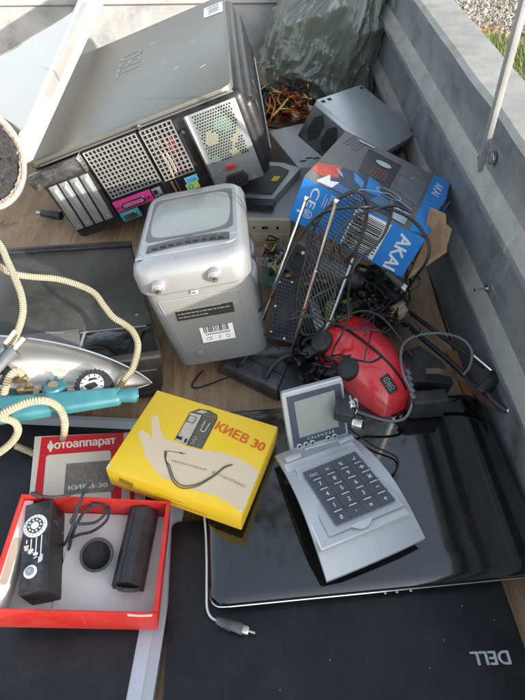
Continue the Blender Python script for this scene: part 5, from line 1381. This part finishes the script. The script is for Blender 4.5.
for k in range(12): mb.cyl(p-d_*.004+Vector((0, .014*math.cos(R(30*k)), .014*math.sin(R(30*k)))), p+d_*.010+Vector((0, .014*math.cos(R(30*k)), .014*math.sin(R(30*k)))), .0016, n=6)
obj('body', mb, mat('tan ceramic', (.42, .32, .22), .55), t, world=True)
for k in (-1, 0, 1): mb = MB(); mb.cyl(p-d_*.006+Vector((0, 0, .006*k)), p-d_*.017+Vector((0, 0, .006*k)), .0018, n=8); obj('pin', mb, mat('brass', (.6, .42, .18), .3, 1), t, world=True)

# ------------------------------------------------------------------ red appliance
q0, q1 = at(332, 334, .055), at(396, 408, .055)
xd = (q1-q0); Lr = xd.length*1.09; xd.normalize(); yd = Vector((0, 0, 1)).cross(xd).normalized(); ctr = at(363, 369, .048)
RMx = Matrix.Identity(4)
for i in range(3): RMx[i][0] = xd[i]; RMx[i][1] = yd[i]; RMx[i][2] = (0, 0, 1)[i]; RMx[i][3] = ctr[i]
RMx = RMx @ Matrix.Rotation(R(8), 4, 'X')
t = thing_m('red_appliance', 'glossy red domed plastic appliance with two black knobs and a black slot', 'red appliance', RMx)
Wr = .106; Hr = .054
def dome(x, y):   # normalised -1..1
    a_ = max(0, 1-abs(x)**3.2)**.55; b_ = max(0, 1-abs(y)**2.4)**.6
    return Hr*a_*b_
def wid(x): return Wr/2*(1-.18*x*x-.16*x)*(max(0, 1-abs(x)**6)**.4*.25+.75)
mb = MB(); N1, N2 = 48, 36; G = []
for i in range(N1+1):
    x = -1+2*i/N1; G.append([mb.bm.verts.new((x*Lr/2, (y*wid(x)+.005), dome(x, y) if abs(y) < 1 else 0)) for y in [-1+2*j/N2 for j in range(N2+1)]])
for i in range(N1):
    for j in range(N2): mb.bm.faces.new((G[i][j], G[i+1][j], G[i+1][j+1], G[i][j+1])).smooth = True
RED2 = mat('glossy red plastic', (.66, .016, .022), .2, var=.04, dust=.5, ds=7, dustcol=(.62, .24, .25), coat=.6, scr=.3, scrcol=(.3, .02, .02))  # pink in the dust colour stands for sun fade and reflected light
shl = obj('shell', mb, RED2, t)
mb = MB(); P = [(x*Lr/2, y*wid(x)*1.03, -.001) for x, y in [(-1+2*i/20, -1) for i in range(21)]+[(1-2*i/20, 1) for i in range(21)]]
mb.prism([(p_[0], p_[1]) for p_ in P], -.040, -.001); obj('lower_body', mb, BLK, t)
mb = MB()     # slot along the shell
for i in range(36):
    x0, x1 = -.80+1.68*i/36, -.80+1.68*(i+1)/36
    def pt(x, y, up_=.0008): return Vector((x*Lr/2, y*wid(x)+.005, dome(x, y)+up_))
    g0 = -.20+.5*(x0+.8)/1.68; g1 = -.20+.5*(x1+.8)/1.68; mb.quad([pt(x0, g0-.045), pt(x1, g1-.045), pt(x1, g1+.045), pt(x0, g0+.045)])
obj('slot', mb, mat('slot black', (.01, .008, .008), .35), t)
for x, y in ((-.050, -.036), (.012, -.031)):
    mb = MB(); c_ = Vector((x-.004, y-.001, .038)); n_ = Vector((-.05, -.45, .89)).normalized()
    mb.cyl(c_-n_*.030, c_+n_*.004, .0175, .0168, n=36, bev=.0015); k_ = obj('knob', mb, MBLK, t)
mb = MB(); mb.hexa([(-.01, -.062, -.03), (.075, -.062, -.03), (.078, -.045, -.03), (-.01, -.045, -.03), (.0, -.056, .002), (.076, -.050, -.004), (.078, -.040, .0), (.0, -.040, .012)], r=.003); mb.cyl((.045, -.055, -.004), (.048, -.066, .002), .006, n=16)
obj('side_skirt', mb, BLK, t)
xx, yy_ = .72, -.22
c_ = pt(xx, yy_, .0008); tx = (pt(xx+.05, yy_)-pt(xx-.05, yy_)).normalized(); ty = (pt(xx, yy_+.06)-pt(xx, yy_-.06)).normalized(); tz = tx.cross(ty)
Mx = Matrix.Identity(4)
for i in range(3): Mx[i][0] = tx[i]; Mx[i][1] = ty[i]; Mx[i][2] = tz[i]; Mx[i][3] = c_[i]+tz[i]*.001
mb = MB(); mb.box((0, 0, 0), (.026, .015, .0015), r=.0006, M=Mx); mb.mi = 1
arc(mb, -.006, 0, .0038, 0, 360, .0008, M=Mx @ Matrix.Translation((0, 0, .001))); arc(mb, .006, 0, .0038, 30, 330, .0008, M=Mx @ Matrix.Translation((0, 0, .001))); mb.box((0, 0, .001), (.001, .009, .0003), M=Mx); mb.box((.006, 0, .001), (.005, .0008, .0003), M=Mx); mb.box((-.006, 0, .001), (.0008, .004, .0003), M=Mx)
obj('rating_plate', mb, [INKB, mat('plate ink', (.42, .36, .28), .5)], t)

# ------------------------------------------------------------------ black adapter block, strap, tripod, wood strip
t = thing('adapter_block', 'chunky black plastic adapter block between red appliance and side wall', 'adapter', at(425, 400, .05))
mb = MB()
T_ = [at(400, 384, .085), at(421, 381, .092), at(455, 383, .088), at(443, 361, .088), at(420, 345, .088), at(404, 350, .085)]
vs = [mb.bm.verts.new(p) for p in T_]; lo = [mb.bm.verts.new(Vector((p.x, p.y, .050))+Vector((0, .004, 0))) for p in T_]
n6 = len(T_); mb.bm.faces.new(vs); mb.bm.faces.new(list(reversed(lo)))
for i in range(n6): mb.bm.faces.new((vs[i], lo[i], lo[(i+1) % n6], vs[(i+1) % n6]))
bmesh.ops.bevel(mb.bm, geom=list(mb.bm.edges), offset=.003, segments=3, profile=.5, affect='EDGES')
for f in mb.bm.faces: f.smooth = True
obj('shell', mb, BLK, t, world=True)
mb = MB(); p = at(427, 404, .07); mb.box(p+Vector((0, 0, 0)), (.05, .022, .040), r=.004, seg=3, rot=(0, 0, 4)); obj('lower_shell', mb, MBLK, t, world=True)
mb = MB()
for k in range(5): p = at(408+1.2*k, 372+6*k, .092); mb.box(p, (.006, .010, .004), r=.001, rot=(0, 0, 20))
obj('contacts', mb, mat('contact grey', (.18, .18, .19), .4, .4), t, world=True)
mb = MB(); P = [at(u, v, z) for u, v, z in ((426, 371, .096), (438, 371, .100), (450, 374, .098), (462, 380, .09), (472, 388, .08), (482, 398, .07), (492, 406, .065), (502, 409, .066), (507, 406, .07))]
Q = []
W_ = .0042
for i, p in enumerate(P):
    d_ = (P[min(i+1, len(P)-1)]-P[max(i-1, 0)]).normalized(); s_ = Vector((0, 0, 1)).cross(d_).normalized(); s_ = (s_+Vector((0, 0, .25))).normalized()
    n_ = d_.cross(s_)
    Q.append([mb.bm.verts.new(p+s_*W_+n_*.0008), mb.bm.verts.new(p-s_*W_+n_*.0008), mb.bm.verts.new(p-s_*W_-n_*.0008), mb.bm.verts.new(p+s_*W_-n_*.0008)])
for i in range(len(Q)-1):
    for k in range(4): mb.bm.faces.new((Q[i][k], Q[i][(k+1) % 4], Q[i+1][(k+1) % 4], Q[i+1][k])).smooth = (k % 2 == 0)
mb.bm.faces.new(Q[0]); mb.bm.faces.new(list(reversed(Q[-1])))
one('leather_strap', mb, mat('brown leather', (.075, .04, .032), .3, var=.2, vs=60), 'short curved brown leather strap lying over the black adapter block', 'strap')
t = thing('mini_tripod', 'black folding mini tripod with chrome tipped legs resting against the side wall', 'tripod', at(488, 388, .06))
hb_ = at(486, 386, .075)
mb = MB(); mb.hexa([at(474, 392, .05), at(484, 398, .05), at(506, 384, .05), at(497, 374, .05), at(475, 388, .08), at(484, 393, .08), at(503, 378, .085), at(495, 369, .085)], r=.004, seg=3); obj('hub', mb, MBLK, t, world=True)
for pts, r_ in (([(409, 312, .045), (440, 335, .055), (470, 357, .07), (484, 367, .08)], .0034), ([(404, 322, .045), (430, 345, .055), (455, 366, .06), (470, 382, .065), (478, 388, .07)], .0040)):
    mb = MB(); mb.tube([at(*p) for p in pts], r_, n=10, sub=2); obj('leg', mb, BLK, t, world=True)
mb = MB(); mb.tube([at(474, 356, .082), at(492, 371, .088)], .0030, n=10, sub=1); lg = obj('leg', mb, CHROME, t, world=True)
mb = MB(); mb.tube([at(486, 392, .07), at(495, 402, .07), at(507, 411, .072)], .0042, n=10); lg = obj('leg', mb, MBLK, t, world=True)
mb = MB(); mb.cyl(at(507, 411, .073), at(510, 410, .075), .003, n=10); obj('tip', mb, STEEL, lg, world=True)
mb = MB(); P = [at(446, 352, .004), at(455, 352, .004), at(490, 440, .004), at(478, 430, .004)]
mb.hexa([Vector((p.x, p.y, .0005)) for p in P]+[p+Vector((0, 0, .004)) for p in P], r=.001)
one('wood_strip', mb, mat('orange wood', (.36, .17, .06), .7, var=.25, vs=40, bump=.4, bs=80, stretch=(1, .2, 1)), 'splintered orange brown wood strip on the floor at the foot of the side wall', 'wood strip')
mb = MB(); mb.tube([at(428, 268, .002), at(440, 310, .002), at(462, 372, .002)], .0018, n=6, sub=2)  # dark tube added to stand in for a groove in the floor
one('groove_line', mb, mat('groove black', (.02, .017, .014), .9), 'thin dark groove line running along the floor beside the wall', 'groove line')

# ------------------------------------------------------------------ loose cables
def rope(name, pts, r, m_, label, cat='cable', plug=None, **k):
    t = thing(name, label, cat, at(*pts[0]))
    mb = MB(); mb.tube([at(*p) for p in pts], r, n=9, sub=7, **k); obj('lead', mb, m_, t, world=True)
    return t
rope('looped_cable', [(228, 357, .04), (232, 342, .07), (245, 326, .10), (259, 311, .13), (272, 293, .16), (283, 270, .175), (292, 250, .19), (303, 232, .21), (318, 216, .235), (335, 209, .255), (360, 207, .27), (385, 208, .262), (405, 215, .25), (420, 228, .235), (429, 246, .22), (426, 262, .20), (416, 276, .17), (407, 290, .12), (402, 300, .08)],
     .0023, CAB, 'thick black cable looping from the antenna base over the front of the blue box')
t = rope('usb_cable', [(345, 262, .12), (358, 251, .15), (370, 256, .15), (382, 268, .14), (392, 277, .13), (399, 282, .125)], .0026, CAB, 'black cable with a pale metal plug below the blue box lettering')
mb = MB(); a_, b_ = at(386, 271, .138), at(402, 285, .122); mb.tube([a_, b_], .0072, n=12, sub=1, rfun=lambda s: .75+.4*s); obj('plug_grip', mb, MBLK, t, world=True)
mb = MB(); d_ = (b_-a_).normalized(); mb.cyl(b_, b_+d_*.012, .0058, n=4, smooth=False); obj('plug_shell', mb, WHITE, t, world=True)
t = rope('thin_cord', [(280, 349, .075), (262, 338, .06), (252, 349, .045), (234, 373, .038), (218, 381, .012), (204, 386, .004), (195, 388, .003), (192, 385, .003), (197, 377, .003), (203, 371, .003)], .0013, CAB, 'thin black cord trailing over the antenna base onto the floor')
rope('thin_cord', [(240, 365, .04), (255, 346, .06), (268, 332, .09), (280, 323, .11), (291, 319, .125), (305, 317, .13), (320, 318, .13), (335, 323, .12), (347, 328, .11), (363, 329, .112), (381, 331, .11), (396, 336, .09)], .0017, mat('dark grey cable', (.03, .03, .033), .4), 'dark grey cable passing in front of the chrome rods and over the red appliance')
rope('flat_cable', [(392, 200, .26), (390, 218, .26), (384, 234, .25), (374, 247, .24), (362, 257, .22), (352, 272, .20), (348, 300, .15), (348, 318, .13), (342, 334, .12), (335, 346, .10), (330, 360, .08)], .0034, mat('strap black', (.03, .028, .027), .5), 'flat black strap hanging from the blue box down to the red appliance', flat=.4)
rope('curved_cable', [(330, 326, .09), (337, 320, .10), (350, 314, .115), (366, 311, .12), (381, 317, .12), (392, 328, .11), (402, 342, .095), (412, 356, .09)], .0030, mat('brown black rubber', (.035, .026, .022), .4), 'brownish black cable arching over the top of the red appliance', flat=.6)
t = rope('grey_cable', [(358, 412, .085), (370, 416, .075), (383, 420, .07), (396, 421, .068), (406, 417, .07), (412, 404, .08), (411, 390, .09), (405, 378, .10), (401, 362, .10), (402, 348, .10), (408, 340, .10), (420, 335, .10), (437, 333, .10), (455, 336, .095), (466, 342, .09), (472, 352, .085), (470, 366, .08), (463, 375, .075)], .0019, mat('grey cable', (.15, .155, .16), .4), 'thin grey cable winding round the red appliance and over the adapter block')
rope('thin_cord', [(345, 425, .06), (372, 445, .055), (385, 451, .054), (396, 457, .053), (398, 465, .053), (393, 474, .053), (384, 478, .053)], .0012, CAB, 'thin black cord curling on the glossy laptop beside the calculator')
rope('box_cable', [(312, 262, .20), (306, 246, .21), (307, 232, .215), (313, 224, .22), (321, 230, .22), (322, 245, .20)], .0020, CAB, 'black cable loop between the chrome rods in front of the blue box')
rope('box_cable', [(330, 262, .21), (333, 244, .235), (342, 228, .25), (356, 216, .262), (376, 209, .27), (396, 206, .262), (404, 210, .26)], .0018, CAB, 'second black cable loop arching across the barcode of the blue box')
rope('thin_cord', [(402, 300, .07), (398, 290, .09), (404, 282, .10), (412, 272, .12), (420, 262, .14)], .0018, CAB, 'short dark cord hanging below the torn corner of the blue box')
random.seed(33)
t = thing('cable_heap', 'tangled heap of black cables between calculator screen and red appliance', 'cables', at(322, 360, .03))
for k in range(26):
    u, v = random.uniform(300, 338), random.uniform(336, 378); an = random.uniform(0, 6.28); pts = []
    for i in range(7):
        pts.append(at(u, v, random.uniform(.02, .08))); an += random.uniform(.2, 1.1)
        u = min(max(u+8*math.cos(an), 296), 346); v = min(max(v+7*math.sin(an), 332), 388)
    mb = MB(); mb.tube(pts, random.choice((.0015, .0022, .003)), n=7, sub=5); obj('lead', mb, CAB if k % 4 else MATS['dark grey cable'], t, world=True)
random.seed(35)
t = thing('cable_heap', 'tangled dark cables filling the gap between the blue box and the red appliance', 'cables', at(370, 300, .03))
for k in range(22):
    u, v = random.uniform(335, 400), random.uniform(268, 322); an = random.uniform(0, 6.28); pts = []
    for i in range(7):
        pts.append(at(u, v, random.uniform(.02, .09))); an += random.uniform(-.8, .9)
        u = min(max(u+9*math.cos(an), 335), 410); v = min(max(v+8*math.sin(an), 266), 328)
    mb = MB(); mb.tube(pts, random.choice((.0015, .0022, .0032)), n=7, sub=5); obj('lead', mb, CAB, t, world=True)
random.seed(77)
for lab, n_, (ua, ub, va, vb), (za, zb), wd_ in (('thin black wires straggling over and around the wire mesh screen', 5, (292, 352, 232, 345), (.10, .20), 13), ('thin black wires draped across the crown of the red appliance', 2, (330, 402, 308, 362), (.108, .125), 11),
                                            ('thin wires hanging among the boards below the torn end of the blue box', 9, (362, 420, 262, 335), (.05, .12), 10)):
    t = thing('wire_tangle', lab, 'cables', at((ua+ub)/2, (va+vb)/2, za))
    for k in range(n_):
        u, v = random.uniform(ua, ub), random.uniform(va, vb); an = random.uniform(0, 6.28); pts = []; z_ = random.uniform(za, zb)
        for i in range(8):
            pts.append(at(u, v, z_)); an += random.gauss(0, .25); z_ = min(zb, max(za, z_+random.uniform(-.015, .015)))
            u += wd_*math.cos(an); v += wd_*math.sin(an)
            if not (ua < u < ub): an = math.pi-an; u = min(max(u, ua), ub)
            if not (va < v < vb): an = -an; v = min(max(v, va), vb)
        mb = MB(); mb.tube(pts, random.choice((.0008, .0011, .0015)), n=6, sub=6); obj('wire', mb, CAB if k % 3 else MATS['dark grey cable'], t, world=True)
for k, (u, v) in enumerate(((352, 285), (388, 285), (378, 270), (395, 296), (330, 372), (312, 352))):
    p = at(u, v, .06); mb = MB(); mb.box((0, 0, 0), (.030, .018, .016), r=.003, rot=(15*k, 10, 40*k))
    tt = thing('black_plug', ('black plug lying beside the green gadget', 'black plug under the thick cable loop', 'black plug touching the lower edge of the blue box', 'black plug next to the pale ribbed connector', 'black plug beside the clock screen corner', 'black plug in the cable heap near the antenna base')[k], 'plug', p, group='loose black plugs in the heap')
    obj('grip', mb, MBLK, tt); mb = MB(); mb.cyl((.012, 0, 0), (.022, .004, 0), .004, n=10); obj('contact', mb, STEEL, tt)
# connector on the calculator lid
t = thing('aerial_splitter', 'small black aerial splitter with steel barrels hanging at the clock screen edge', 'splitter', at(347, 412, .12))
mb = MB(); c_ = at(345, 411, .118); mb.box(c_, (.026, .022, .026), r=.003, rot=(12, 0, -20), seg=3); obj('body', mb, BLK, t, world=True)
for q0_, q1_, r_ in (((353, 423, .125), (363, 425, .128), .0062), ((352, 402, .128), (354, 409, .130), .005)):
    a_, b_ = at(*q0_), at(*q1_); mb = MB(); mb.cyl(a_, b_, r_, n=20, bev=.0008); d_ = (b_-a_).normalized(); mb.cyl(a_+d_*.003, a_+d_*.005, r_*1.25, n=6); br = obj('barrel', mb, mat('nickel', (.6, .58, .52), .25, 1), t, world=True)
    mb = MB(); mb.cyl(b_, b_+d_*.0006, r_*.6, n=14); obj('bore', mb, DARK, br, world=True)
mb = MB(); mb.tube([at(350, 396, .13), at(352, 402, .13), at(356, 399, .13), at(357, 408, .128), at(355, 414, .126)], .0016, n=7); obj('solder_wire', mb, BARE, t, world=True)
# white lead with phono plug
t = thing('phono_lead', 'pale thin lead ending in a grey phono plug on the matt black laptop', 'phono lead', at(238, 627, .03))
mb = MB(); mb.tube([at(203, 505, .05), at(205.5, 530, .045), at(206.5, 560, .045), at(206.5, 590, .042), at(207, 608, .036), at(211, 617, .032), at(218, 621, .031)], .0013, n=8); obj('lead', mb, mat('pale grey lead', (.52, .52, .52), .5), t, world=True)
a_, b_ = at(217, 620.5, .031), at(243, 629, .032); mb = MB(); mb.tube([a_, a_.lerp(b_, .3), a_.lerp(b_, .8), b_], .0062, n=16, rfun=lambda s: .62+.5*s if s < .75 else 1); d_ = (b_-a_).normalized()
for k in range(6): mb.cyl(a_.lerp(b_, .12+.08*k), a_.lerp(b_, .15+.08*k), .0050+.00035*k, n=14)
obj('plug_grip', mb, mat('translucent grey', (.09, .10, .105), .35, dust=.3), t, world=True)
mb = MB(); mb.cyl(b_, b_+d_*.007, .0058, .0052, n=18, bev=.0006); mb.cyl(b_+d_*.007, b_+d_*.014, .0016, n=10); obj('plug_contact', mb, mat('nickel', (.6, .58, .52), .25, 1), t, world=True)
